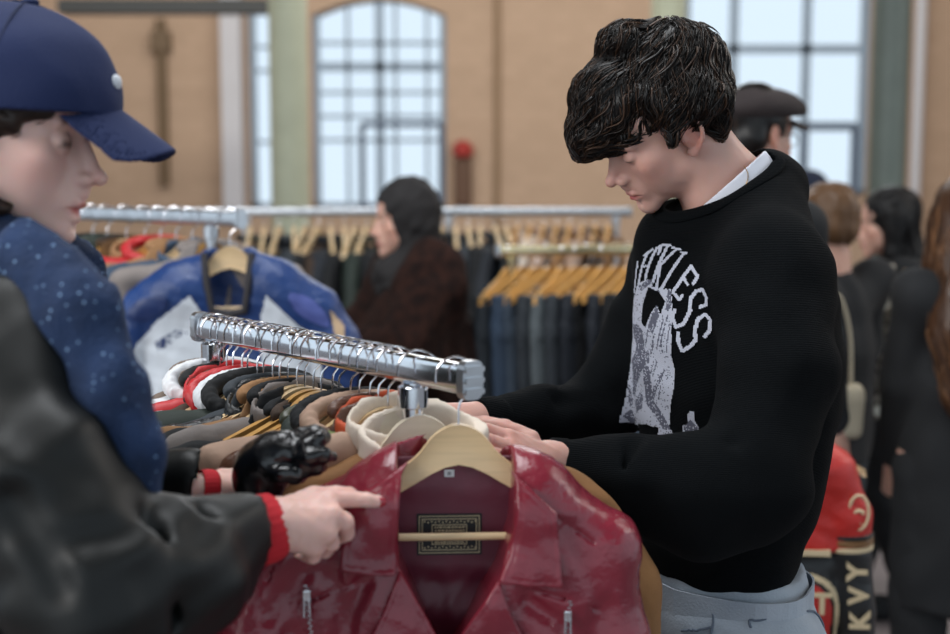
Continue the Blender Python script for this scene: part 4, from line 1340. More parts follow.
# ================================================================ the maroon leather jacket in front
maroon = mat('maroon_leather', (122, 36, 50), rough=.27, bump=.35, bscale=9, kind='leather', var=.16, vscale=9, coat=.12)
maroon_in = mat('maroon_lining', (98, 34, 52), rough=.45, bump=.5, bscale=25, var=.2, vscale=12)
H_FRONT = hanger_proto(wood_m, wire_m, .145, -.199, .016)
def build_leather_jacket():
    s_ = 1.50 / FPX
    pos = on_rail(.014)
    x0, y0_ = 455, 362
    root = empty('jacket', pos, math.radians(3), 'glossy maroon leather biker jacket hung at the near end of the rail', 'jacket')
    def L2(px, py): return ((px - x0) * s_, (y0_ - py) * s_)
    def L3(px, py, y=0.0): a = L2(px, py); return np.array([a[0], y, a[1]])
    V = Vol((-.30, -.13, -.66), (.28, .10, -.08), .0029)
    V.chain([L3(455, 470), L3(395, 498), L3(300, 548)], [.040, .052, .055], .03, flat=((0, 1, 0), .95))
    V.chain([L3(455, 470), L3(520, 505), L3(588, 555)], [.040, .052, .052], .03, flat=((0, 1, 0), .95))
    V.box((-.012, 0, -.43), (.168, .058, .22), .055, .04)
    V.chain([L3(292, 566, -.005), L3(262, 640, -.01), L3(250, 760, -.02), L3(262, 880, -.03)], [.058, .060, .052, .044], .02)
    V.chain([L3(592, 572, -.005), L3(606, 650, -.01), L3(612, 760, -.02), L3(600, 880, -.03)], [.046, .048, .046, .040], .02)
    V.ell((.075, -.045, -.30), (.06, .02, .08), .04); V.ell((-.09, -.045, -.30), (.07, .022, .08), .04)
    V.ell((0, .0, -.115), (.058, .05, .05), .01, 's')
    V.warp(lambda x, y, z: (.0042 * fnoise(x, y, z, (6, 4, 4), 61) + .0014 * fnoise(x, y, z, (18, 9, 12), 62)) + .0005 * fnoise(x, y, z, (52, 20, 44), 63))
    # fold lines in the leather
    for a, b, r in (((360, 570), (330, 640), .006), ((330, 565), (345, 620), .005), ((560, 520), (600, 600), .006), ((575, 515), (618, 590), .005),
                    ((520, 590), (590, 640), .005), ((300, 560), (270, 600), .006), ((290, 620), (330, 660), .005), ((600, 600), (570, 650), .005)):
        V.cone(L3(*a, -.064), L3(*b, -.068), r * .8, r * .3, .022, 's')
    def front(V):
        inside = V.D < 0
        first = np.argmax(inside, 1); ok = inside.any(1)
        Y = V.lo[1] + first * V.h
        Y = np.where(ok, Y, -.035).astype(float)
        for _ in range(14):
            Y[1:-1, 1:-1] = (Y[1:-1, 1:-1] * 2 + Y[:-2, 1:-1] + Y[2:, 1:-1] + Y[1:-1, :-2] + Y[1:-1, 2:]) / 6
        return Y
    V.cut((0, 1, 0), (0, .034, 0))
    FM = front(V)
    def fy(X, Z):
        i = np.clip((np.asarray(X) - V.lo[0]) / V.h, 0, V.n[0] - 1.01); k = np.clip((np.asarray(Z) - V.lo[2]) / V.h, 0, V.n[2] - 1.01)
        i0 = i.astype(int); k0 = k.astype(int); a = i - i0; b = k - k0
        return FM[i0, k0] * (1 - a) * (1 - b) + FM[i0 + 1, k0] * a * (1 - b) + FM[i0, k0 + 1] * (1 - a) * b + FM[i0 + 1, k0 + 1] * a * b
    opening = [L2(394, 300), L2(394, 470), L2(395, 556), L2(440, 660), L2(441, 700), L2(442, 660), L2(493, 566), L2(506, 520), L2(508, 470), L2(506, 300)]
    V.panel(opening, -.060, .079, .0, 's')
    # grooves of the seams
    for pts in ([(520, 578), (552, 586), (592, 604)], [(548, 508), (570, 524), (586, 536)], [(352, 570), (300, 590), (282, 640)], [(330, 500), (300, 520), (268, 566)]):
        q = [np.array([*L2(*p)]) for p in pts]
        V.chain([np.array([a, float(fy(a, b)), b]) for a, b in q], [.0022] * len(q), .002, 's')
    P, Q = V.mesh(1)
    make_obj('body', mesh_from('leather_body', P, Q), maroon, root)
    # lining seen through the neck
    Ln = Vol((-.09, -.02, -.36), (.09, .06, -.10), .0026)
    Ln.panel([L2(388, 460), L2(388, 560), L2(430, 665), L2(455, 665), L2(500, 570), L2(514, 520), L2(514, 460)],
             lambda X, Z: .016 + .5 * X ** 2 + (.004 * np.sin((Z * 90) + X * 14) + .002 * fnoise(X, X * 0, Z, 22, 5)) * (np.clip((-.235 - Z) * 40, 0, 1) + .35 * np.clip((Z + .17) * 40, 0, 1)), .004, .0)
    vol_obj(Ln, 'lining', maroon_in, root)
    # collar and lapels
    def flap(name, pts, base, tilt, lab=None, sm=3):
        poly = [L2(*p) for p in pts]
        xs_ = [p[0] for p in poly]; zs_ = [p[1] for p in poly]
        C = Vol((min(xs_) - .01, -.16, min(zs_) - .01), (max(xs_) + .01, .05, max(zs_) + .01), .0018)
        C.panel(smooth_poly(poly, 1), lambda X, Z: fy(X, Z) - base + tilt(X, Z) + .0016 * fnoise(X, X * 0, Z, 26, 8), .0030, .0, rnd=.0028, stitch=(.0065, .0010))
        return vol_obj(C, name, maroon, root, 1)
    zc = lambda py: (y0_ - py) * s_
    cl = flap('collar', [(408, 449), (399, 462), (396, 490), (394, 530), (392, 560), (365, 558), (338, 553), (341, 520), (346, 487), (376, 470)], .009, lambda X, Z: -.05 * np.clip(-.12 - Z, 0, .1) - .002)
    cr = flap('collar', [(500, 458), (508, 470), (508, 500), (501, 540), (490, 566), (520, 571), (553, 573), (551, 540), (548, 501), (526, 480)], .009, lambda X, Z: -.05 * np.clip(-.12 - Z, 0, .1) - .002)
    ll = flap('lapel', [(396, 556), (381, 592), (366, 621), (384, 631), (380, 660), (392, 760), (441, 760), (441, 640), (419, 598)], .005, lambda X, Z: -.03 * np.clip(-.2 - Z, 0, .1))
    lr = flap('lapel', [(491, 565), (503, 597), (519, 628), (500, 640), (505, 700), (500, 760), (442, 760), (443, 638), (466, 602)], .006, lambda X, Z: -.03 * np.clip(-.2 - Z, 0, .1))
    # maker's label and size tag on the lining
    blk = mat('label_black', (20, 22, 26), .6, bump=.2, bscale=300); cream = mat('label_thread', (186, 172, 138), .6)
    def yl(py): return .0130
    def lab_box(m, ax, az, bx, bz, y, t=.0004):
        a, b = L2(ax, az), L2(bx, bz); m.box(((a[0] + b[0]) / 2, y, (a[1] + b[1]) / 2), (abs(a[0] - b[0]) / 2, t, abs(a[1] - b[1]) / 2))
    m = MB(); lab_box(m, 413, 519, 479, 562, .0120, .0008); lb = m.build('maker_label', blk, root)
    m = MB()
    for (x1, y1, x2, y2) in ((415, 521, 477, 560), (418, 524, 474, 557), (428, 530, 464, 551)):
        w = .9
        lab_box(m, x1, y1, x2, y1 + w, .0108); lab_box(m, x1, y2 - w, x2, y2, .0108); lab_box(m, x1, y1, x1 + w, y2, .0108); lab_box(m, x2 - w, y1, x2, y2, .0108)
    rr = random.Random(4)
    for yy in (533, 536.5, 545, 548.5):
        x = 431
        while x < 461:
            w = rr.uniform(1.2, 3.2); lab_box(m, x, yy - rr.uniform(.6, 1.2), x + w, yy + .9, .0108); x += w + rr.uniform(.5, 1.1)
    for k in range(15):
        x = 420 + k * 3.7; lab_box(m, x, 526 + (k % 2), x + 1.6, 527.6 + (k % 2), .0108); lab_box(m, x, 553.5 - (k % 2), x + 1.6, 555 - (k % 2), .0108)
    m.build('label_weave', cream, lb)
    m = MB(); a = L2(446, 477); m.box((a[0], .0105, a[1]), (.0058, .0006, .0042), bev=.0008); tg = m.build('size_tag', mat('white_label', (222, 224, 226), .6), root)
    m = MB(); m.box((a[0] - .001, .0097, a[1]), (.0006, .0002, .0018)); m.box((a[0] + .0012, .0097, a[1]), (.0006, .0002, .0018)); m.build('tag_print', blk, tg)
    # zips
    def zipper(p0, p1, n, pull):
        a, b = np.array(L2(*p0)), np.array(L2(*p1)); m = MB()
        for k in range(n):
            c = a + (b - a) * k / (n - 1); y = float(fy(c[0], c[1])) - .002
            m.box((c[0] + (.0007 if k % 2 else -.0007), y, c[1]), (.0016, .001, .0008))
        z = m.build('zip_teeth', chrome2, root)
        c = np.array(L2(*pull)); y = float(fy(c[0], c[1])) - .006; m = MB()
        m.box((c[0], y, c[1]), (.0042, .0028, .006), bev=.001)
        m.tube([(c[0] - .0028, y - .002, c[1] - .003), (c[0] - .0032, y - .003, c[1] - .024), (c[0] + .0032, y - .003, c[1] - .024), (c[0] + .0028, y - .002, c[1] - .003)], .0016, 6)
        m.build('zip_pull', chrome, root)
    zipper((305, 572), (316, 690), 40, (306, 580)); zipper((562, 590), (548, 700), 36, (559, 604))
    return root, pos
JACKET, jpos = build_leather_jacket()
hg = copy_tree(H_FRONT); hg.location = jpos; hg.rotation_euler = (0, 0, math.radians(3))
tag(hg, 'broad pale wooden hanger in the neck of the maroon leather jacket', 'hanger')
p = on_rail(.088)
suede = mat('caramel_suede', (140, 98, 58), .85, var=.18, vscale=14, bump=.6, bscale=70)
H_BROAD = hanger_proto(wood_w, wire_m, .135, -.199, .016)
sj = garment('suede', p, math.radians(8), suede, 'caramel suede jacket tucked directly behind the maroon leather one', None, G['cream'], 1.0, thin=1.0, dz=.030)
sj.location.x += .002
m = MB(); m.box((.195, -.0, -.232), (.012, .036, .030), R=np.array(Matrix.Rotation(math.radians(30), 3, 'Y')), bev=.004); m.build('shoulder_tab', suede, sj)
h2 = place_hanger(H_BROAD, p, math.radians(8), 'pale wooden hanger in the neck of the caramel suede jacket')

# ================================================================ the woman in the navy cap
SKIN_FAIR = skin_mat('skin_fair', (226, 190, 178), (214, 142, 130), (178, 84, 84))
HAIR_BR = hair_mat('hair_mid_brown', (38, 26, 20), (104, 76, 54), .4)
def build_woman():
    b = at(10, 400, 1.42)
    root = empty('person', (b[0], b[1], 0), 0, 'woman in a navy cap, blue speckled scarf and black padded coat, touching the maroon jacket', 'person')
    off = np.array([-b[0], -b[1], 0.0])
    def A(px, py, d): return at(px, py, d) + off
    ho = A(2, 153, 1.41); S_ = .93
    R = rot(math.radians(-90 + 2), math.radians(14), 0)
    ho_c, R_c = ho.copy(), R.copy()
    ho = A(3, 137, 1.41); R = rot(math.radians(-90 + 2), math.radians(9), 0)
    V = Vol(ho - [.16, .13, .22], ho + [.15, .12, .15], .0017)
    sculpt_head(V, R, ho, S_, female=True, open_mouth=.55, neck=ho + np.array([-.05, 0.01, -.20]), nose=.9)
    Ph, Qh = V.mesh(1); th = head_tint(Ph, R, ho, S_, .0050)  # wide lash band also paints the shade under the cap brim around the eye
    # the near hand, index finger laid on the collar
    wr = A(279, 524, 1.385)
    K = [A(329, 500, 1.415), A(332, 515, 1.395), A(327, 532, 1.390), A(314, 546, 1.395)]
    H = Vol(A(255, 570, 1.35) - [.01, .04, .01], A(390, 480, 1.46) + [.012, .05, .012], .0012)
    H.cone(A(250, 530, 1.37), wr, .028, .0255, .01, flat=((0, 1, 0), 1.2))
    for k_ in K: H.cone(wr, k_, .0215, .0118, .012)
    fing = [([K[0], A(349, 499, 1.425), A(367, 500, 1.43), A(382, 502, 1.437)], [.0112, .0090, .0080, .0066]),
            ([K[1], A(345, 522, 1.405), A(347, 533, 1.425), A(338, 538, 1.44)], [.0110, .0095, .0086, .0072]),
            ([K[2], A(331, 543, 1.405), A(325, 551, 1.425), A(316, 551, 1.437)], [.0104, .0088, .0080, .0070]),
            ([K[3], A(313, 556, 1.405), A(306, 561, 1.42), A(299, 559, 1.43)], [.0092, .0080, .0072, .0064]),
            ([A(292, 508, 1.40), A(314, 497, 1.42), A(336, 495, 1.437), A(350, 494, 1.447)], [.0150, .0115, .0098, .0080])]
    for pts, rad in fing: H.chain(pts, rad, .0026)
    H.warp(lambda x, y, z: .0004 * fnoise(x, y, z, 50, 71))
    Pn, Qn = H.mesh(1)
    # the far hand among the clothes
    wr2 = A(206, 487, 1.50)
    H2 = Vol(A(190, 510, 1.46) - [.02, .05, .02], A(275, 465, 1.56) + [.02, .05, .02], .0016)
    H2.cone(A(185, 490, 1.49), wr2, .014, .0150, .01)
    K2 = [A(236, 480, 1.53), A(237, 486, 1.515), A(236, 493, 1.515), A(232, 499, 1.52)]
    for k_ in K2: H2.cone(wr2, k_, .0125, .0105, .008)
    for k_, e in zip(K2, ((258, 483), (260, 490), (258, 498), (250, 505))):
        t = A(e[0], e[1], 1.54); H2.chain([k_, (k_ + t) / 2 + [0, -.006, .002], t, t + [.006, .012, -.008]], [.0096, .0086, .0078, .0066], .0025)
    H2.chain([wr2, A(222, 478, 1.525), A(240, 474, 1.545)], [.013, .0105, .008], .004)
    P2, Q2 = H2.mesh(1)
    # body
    B = Vol((-.40, -.30, .03), (.42, .40, 1.50), .009)
    nk = ho + np.array([-.055, .01, -.20]); pel = np.array([-.06, .03, .98])
    B.chain([nk + [0, 0, .05], nk + [-.01, 0, -.05], pel + [0, 0, .2], pel], [.045, .10, .10, .11], .04)
    shn = A(5, 370, 1.30); shf = A(40, 380, 1.58)
    B.chain([nk + [0, 0, -.06], shn, A(85, 590, 1.22), A(250, 530, 1.37)], [.05, .048, .036, .024], .02)
    B.chain([nk + [0, 0, -.06], shf, A(90, 520, 1.60), A(185, 490, 1.49)], [.05, .045, .030, .013], .02)
    for q in (-1, 1): B.chain([pel + [0, .09 * q, -.05], pel + [.02, .09 * q, -.45], pel + [-.01, .09 * q, -.90]], [.085, .06, .04], .03)
    P3, Q3 = B.mesh(1)
    Pa = np.concatenate([Ph, Pn, P2, P3]); n1, n2, n3 = len(Ph), len(Ph) + len(Pn), len(Ph) + len(Pn) + len(P2)
    kt = np.zeros((len(Pa) - n1, 4)); kt[:, 3] = 1
    for c in K + [f[0][1] for f in fing] + [f[0][-1] for f in fing]: kt[:len(Pn), 1] += .35 * np.exp(-(((Pn - c) ** 2).sum(1)) / .010 ** 2)
    kt[:, 1] = np.clip(kt[:, 1] + .08, 0, .7)
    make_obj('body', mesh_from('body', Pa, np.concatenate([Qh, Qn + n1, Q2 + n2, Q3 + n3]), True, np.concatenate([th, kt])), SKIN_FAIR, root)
    # red nail
    tip = fing[0][0][3]; nv = Vol(tip - [.014, .014, .014], tip + [.014, .014, .014], .0007)
    nv.ell(tip + np.array([-.0015, -.0056, .0012]), (.0072, .0026, .0056))
    vol_obj(nv, 'fingernail', mat('red_varnish', (150, 14, 34), .12, coat=.6), root)
    # cap, built in the frame of the head
    navy = mat('navy_cotton_twill', (10, 30, 74), .85, bump=.35, bscale=320, var=.06)
    xf = (R_c * S_, ho_c)
    C = Vol((-.11, -.14, -.02), (.11, .16, .19), .0024)
    C.ell((0, -.004, .060), (.090, .120, .112)); C.ell((0, .03, .070), (.082, .090, .092), .02)
    C.cut((0, .20, -1), (0, .0, .048)); C.ell((0, -.004, .045), (.084, .113, .100), 0, 's')
    C.warp(lambda x, y, z: .0014 * fnoise(x, y, z, 12, 81))
    cap = vol_obj(C, 'cap', navy, root, 1, xf=xf)
    Bm = Vol((-.09, .04, -.01), (.09, .21, .12), .002)
    th_ = np.linspace(-1.15, 1.15, 23)
    outer = [(.078 * math.sin(t) * 1.02, .075 + .116 * math.cos(t) ** .62 if math.cos(t) > 0 else .075) for t in th_]
    inner = [(.076 * math.sin(t), .040 + .073 * math.cos(t)) for t in th_[::-1]]
    Bm.panel(outer + inner, lambda X, Z: .086 - .42 * (Z - .105) - 8.5 * X ** 2, .0022, axes=(0, 1), rnd=.0016, stitch=(.006, .0005))
    vol_obj(Bm, 'brim', navy, cap, 1, xf=xf)
    def Wd(p): return ho_c + R_c @ (np.array(p) * S_)
    sm = mat('navy_seam', (8, 22, 56), .85)
    m = MB()
    for ang in (0, 60, 120, 180, 240, 300):
        w = math.radians(ang); pts = []
        for e in np.linspace(8, 88, 14):
            e = math.radians(e); pts.append(Wd((.0915 * math.cos(e) * math.cos(w), -.004 + .1215 * math.cos(e) * math.sin(w), .060 + .1135 * math.sin(e))))
        m.tube(pts, .0009, 5)
    m.build('panel_seams', sm, cap, True)
    m = MB(); c = Wd((0, -.004, .174)); m.lathe([(.003, -.004), (.009, -.003), (.010, .001), (.007, .004), (.001, .005)], c, 16); m.build('button', navy, cap, True)
    lv = Vol((-.03, .08, .08), (.03, .13, .14), .0015)
    lv.ell((.004, .1085, .108), (.016, .0075, .011))
    lv2 = vol_obj(lv, 'badge', mat('white_thread', (200, 205, 212), .7, bump=.5, bscale=300), cap, 1, xf=xf)
    # hair
    Hh = Vol((-.11, -.15, -.14), (.11, .09, .08), .0028)
    Hh.ell((0, -.028, .02), (.083, .088, .075)); Hh.ell((0, -.085, -.05), (.05, .045, .055), .02)
    Hh.ell((.058, .004, -.068), (.026, .036, .030), .015); Hh.ell((-.062, -.018, -.070), (.028, .036, .034), .015)
    Hh.cut((0, 1, .25), (0, .062, .03)); Hh.ell((0, .062, -.055), (.048, .055, .095), .006, 's'); Hh.ell((.07, .045, -.03), (.03, .040, .046), .006, 's'); Hh.ell((-.07, .045, -.03), (.03, .040, .046), .006, 's')
    Hh.ell((.085, .0, -.002), (.03, .022, .034), .004, 's')
    for q in (-1, 1): Hh.chain([(q * .070, -.005, .045), (q * .0635, .035, .040), (q * .054, .060, .040)], [.016, .014, .010], .008); Hh.chain([(q * .072, .012, .03), (q * .0665, .030, .012)], [.010, .005], .006)
    Hh.warp(lambda x, y, z: .003 * fnoise(x, y, z, (9, 9, 30), 91))
    Ph2, Qh2 = Hh.mesh(1)
    tn = np.zeros((len(Ph2), 4)); tn[:, 3] = 1; tn[:, 0] = .4
    hair = make_obj('hair', mesh_from('hair', Ph2 @ (R * S_).T + ho, Qh2, True, tn), HAIR_BR, root)
    fld = lambda P: np.tile(np.array([[0, -.9, -.45]]), (len(P), 1))
    hs = hair_strands(Hh, Ph2, fld, 1200, .06, .005, .0009, (.3, 60), 8, 'hair_locks', HAIR_BR, hair, 8, (-.001, .003))
    me = hs.data; me.transform(Matrix(np.vstack([np.hstack([R * S_, ho[:, None]]), [0, 0, 0, 1]])))
    # coat
    coat_m = mat('black_padded_nylon', (8, 11, 11), .50, bump=.15, bscale=30, spec=.35)
    Cv = Vol((-.46, -.36, .42), (.46, .42, 1.50), .0058)
    c0 = A(-30, 470, 1.45)
    Cv.ell(A(-22, 440, 1.44), (.135, .20, .20), .03); Cv.ell(A(-22, 560, 1.44), (.15, .20, .26), .06)
    Cv.cone(A(-25, 600, 1.44), np.array([-.09, .03, .60]), .17, .18, .06)
    Cv.chain([nk + [0, 0, -.055], shn], [.085, .082], .04); Cv.chain([nk + [0, 0, -.055], shf], [.08, .075], .04)
    Cv.cone(nk + [0.0, 0, -.08], nk + [.0, 0, .01], .11, .085, .03)
    Cv.chain([shn, A(35, 480, 1.24), A(88, 590, 1.215)], [.080, .080, .075], .02)
    Cv.chain([A(88, 592, 1.215), A(170, 572, 1.28), A(222, 549, 1.335), A(256, 532, 1.372)], [.075, .064, .054, .040], .02)
    Cv.chain([shf, A(70, 470, 1.60), A(100, 505, 1.58)], [.072, .066, .060], .02)
    Cv.chain([A(100, 505, 1.58), A(150, 494, 1.53), A(196, 486, 1.50)], [.058, .042, .031], .02)
    Cv.warp(lambda x, y, z: .0085 * fnoise(x, y, z, (5, 5, 8), 101) + .0022 * fnoise(x, y, z, (12, 12, 19), 102))
    Cv.cone(A(291, 520, 1.39), A(340, 505, 1.41), .052, .055, .0, 's'); Cv.cone(A(222, 486, 1.51), A(262, 485, 1.52), .046, .046, .0, 's')
    for a, b_, r in (((60, 540, 1.14), (130, 530, 1.17), .010), ((150, 520, 1.22), (170, 620, 1.22), .009), ((200, 505, 1.28), (212, 600, 1.28), .007), ((20, 430, 1.14), (90, 470, 1.17), .010),
                     ((110, 560, 1.14), (120, 640, 1.14), .010), ((10, 500, 1.15), (60, 590, 1.14), .010)):
        Cv.cone(A(*a), A(*b_), r, r * .6, .022, 's')
    vol_obj(Cv, 'padded_coat', coat_m, root)
    # red cuffs
    red = mat('red_rib_knit', (188, 28, 40), .85, bump=.3, bscale=200)
    def cuff(a, b_, r0, r1, n=72):
        a, b_ = np.array(a), np.array(b_); d = b_ - a; d /= np.linalg.norm(d); u = np.cross(d, [0, 1, 0]); u /= np.linalg.norm(u); v = np.cross(d, u)
        V_ = []; F_ = []; J = 8
        for j in range(J):
            t = j / (J - 1); rr = (r0 * (1 - t) + r1 * t) * (1 + .07 * math.sin(math.pi * t)) * (.90 if j == J - 1 else 1)
            for k in range(n):
                w = 2 * math.pi * k / n; q = rr * (1 + .020 * math.cos(w * n / 3))
                V_.append(a + (b_ - a) * t + (u * math.cos(w) + v * math.sin(w) * .9) * q)
        for j in range(J - 1):
            for k in range(n): F_.append((j * n + k, j * n + (k + 1) % n, (j + 1) * n + (k + 1) % n, (j + 1) * n + k))
        F_.append(tuple((J - 1) * n + k for k in range(n)))
        make_obj('cuff', mesh_from('cuff', V_, F_), red, root)
    cuff(A(252, 533, 1.372), A(279, 524, 1.390), .0355, .0330); cuff(A(200, 487, 1.495), A(217, 487, 1.505), .0190, .0185)
    # scarf
    Sv = Vol(A(-60, 540, 1.40) - [.02, .21, .0], A(170, 190, 1.40) + [.04, .18, .02], .0042)
    cc = nk + np.array([.012, 0, .05])
    ring = [cc + np.array([.090 * math.cos(t), .105 * math.sin(t), -.012 + .0 * math.cos(t)]) for t in np.linspace(0, 2 * math.pi, 17)]
    Sv.chain(ring, [.046] * 17, .012, flat=((0, 0, 1), .85))
    ring = [cc + np.array([.075 * math.cos(t + .5), .09 * math.sin(t + .5), .038 - .01 * math.cos(t)]) for t in np.linspace(0, 2 * math.pi, 17)]
    Sv.chain(ring, [.034] * 17, .008)
    Sv.chain([A(30, 262, 1.30), A(80, 322, 1.27), A(106, 390, 1.26), A(124, 450, 1.27), A(131, 492, 1.28)], [.042, .046, .043, .039, .031], .01, flat=((0, 1, 0), 1.3))
    Sv.chain([A(30, 275, 1.42), A(60, 340, 1.44), A(86, 400, 1.44), A(100, 470, 1.44)], [.035, .036, .034, .028], .01, flat=((0, 1, 0), 1.2))
    Sv.warp(lambda x, y, z: .005 * fnoise(x, y, z, (9, 9, 7), 111) + .0026 * fnoise(x, y, z, (26, 26, 14), 112) + .001 * fnoise(x, y, z, 70, 113))
    vol_obj(Sv, 'scarf', SCARF, root)
    return root
def scarf_mat():
    m = bpy.data.materials.new('speckled_blue_wool'); m.use_nodes = True
    N, L = m.node_tree.nodes, m.node_tree.links; b = N['Principled BSDF']; b.inputs['Roughness'].default_value = .95
    tc = N.new('ShaderNodeTexCoord')
    vo = N.new('ShaderNodeTexVoronoi'); vo.inputs['Scale'].default_value = 115; L.new(tc.outputs['Object'], vo.inputs['Vector'])
    rp = N.new('ShaderNodeValToRGB'); rp.color_ramp.elements[0].position = .10; rp.color_ramp.elements[1].position = .24
    rp.color_ramp.elements[0].color = (1, 1, 1, 1); rp.color_ramp.elements[1].color = (0, 0, 0, 1); L.new(vo.outputs['Distance'], rp.inputs['Fac'])
    sp = N.new('ShaderNodeSeparateColor'); L.new(vo.outputs['Color'], sp.inputs['Color'])
    gt = N.new('ShaderNodeMath'); gt.operation = 'GREATER_THAN'; gt.inputs[1].default_value = .50; L.new(sp.outputs['Red'], gt.inputs[0])
    ml = N.new('ShaderNodeMath'); ml.operation = 'MULTIPLY'; L.new(rp.outputs['Color'], ml.inputs[0]); L.new(gt.outputs[0], ml.inputs[1])
    nz = N.new('ShaderNodeTexNoise'); nz.inputs['Scale'].default_value = 25; L.new(tc.outputs['Object'], nz.inputs['Vector'])
    r2 = N.new('ShaderNodeValToRGB'); r2.color_ramp.elements[0].color = srgb(13, 27, 50); r2.color_ramp.elements[1].color = srgb(34, 58, 98)
    L.new(nz.outputs['Fac'], r2.inputs['Fac'])
    mx = N.new('ShaderNodeMix'); mx.data_type = 'RGBA'; L.new(ml.outputs[0], mx.inputs[0]); L.new(r2.outputs['Color'], mx.inputs[6]); mx.inputs[7].default_value = srgb(120, 150, 186)
    L.new(mx.outputs[2], b.inputs['Base Color'])
    n2 = N.new('ShaderNodeTexNoise'); n2.inputs['Scale'].default_value = 220; n2.inputs['Detail'].default_value = 5; L.new(tc.outputs['Object'], n2.inputs['Vector'])
    bp = N.new('ShaderNodeBump'); bp.inputs['Distance'].default_value = .003; L.new(n2.outputs['Fac'], bp.inputs['Height']); L.new(bp.outputs['Normal'], b.inputs['Normal'])
    return m
SCARF = scarf_mat()
WOMAN = build_woman()
# the glossy glove lying over the hung jackets
gp = at(285, 455, 1.56)
Gv = Vol(at(232, 505, 1.50) - [.01, .10, .02], at(352, 405, 1.50) + [.02, .08, .02], .0022)
ga = lambda px, py, d=1.56: at(px, py, d - .075)
Gv.chain([ga(256, 480), ga(268, 462), ga(285, 452, 1.55)], [.024, .028, .026], .015); Gv.cone(ga(262, 492), ga(258, 470), .022, .022, .01)
for a_, b_, c_, d_ in (((285, 446, 1.555), (300, 436, 1.55), (314, 433, 1.55), (322, 434, 1.56)), ((290, 450, 1.545), (306, 446, 1.535), (318, 440, 1.54), (324, 438, 1.55)),
                       ((292, 458, 1.54), (310, 456, 1.53), (324, 456, 1.535), (332, 457, 1.545)), ((290, 466, 1.545), (304, 468, 1.535), (316, 466, 1.54), (322, 466, 1.55)),
                       ((270, 470, 1.54), (284, 474, 1.525), (294, 476, 1.53), (300, 477, 1.54))):
    Gv.chain([ga(*a_), ga(*b_), ga(*c_), ga(*d_)], [.0125, .0108, .0098, .0075], .0025)
Gv.warp(lambda x, y, z: .0022 * fnoise(x, y, z, 14, 801) + .0009 * fnoise(x, y, z, 40, 802))
go = vol_obj(Gv, 'leather_glove', mat('glossy_black_leather', (12, 14, 17), .26, bump=.3, bscale=20, kind='leather', coat=.3), None, 1)
tag(go, 'crumpled glossy black leather glove lying over the hung jackets by the woman\'s far hand', 'glove')

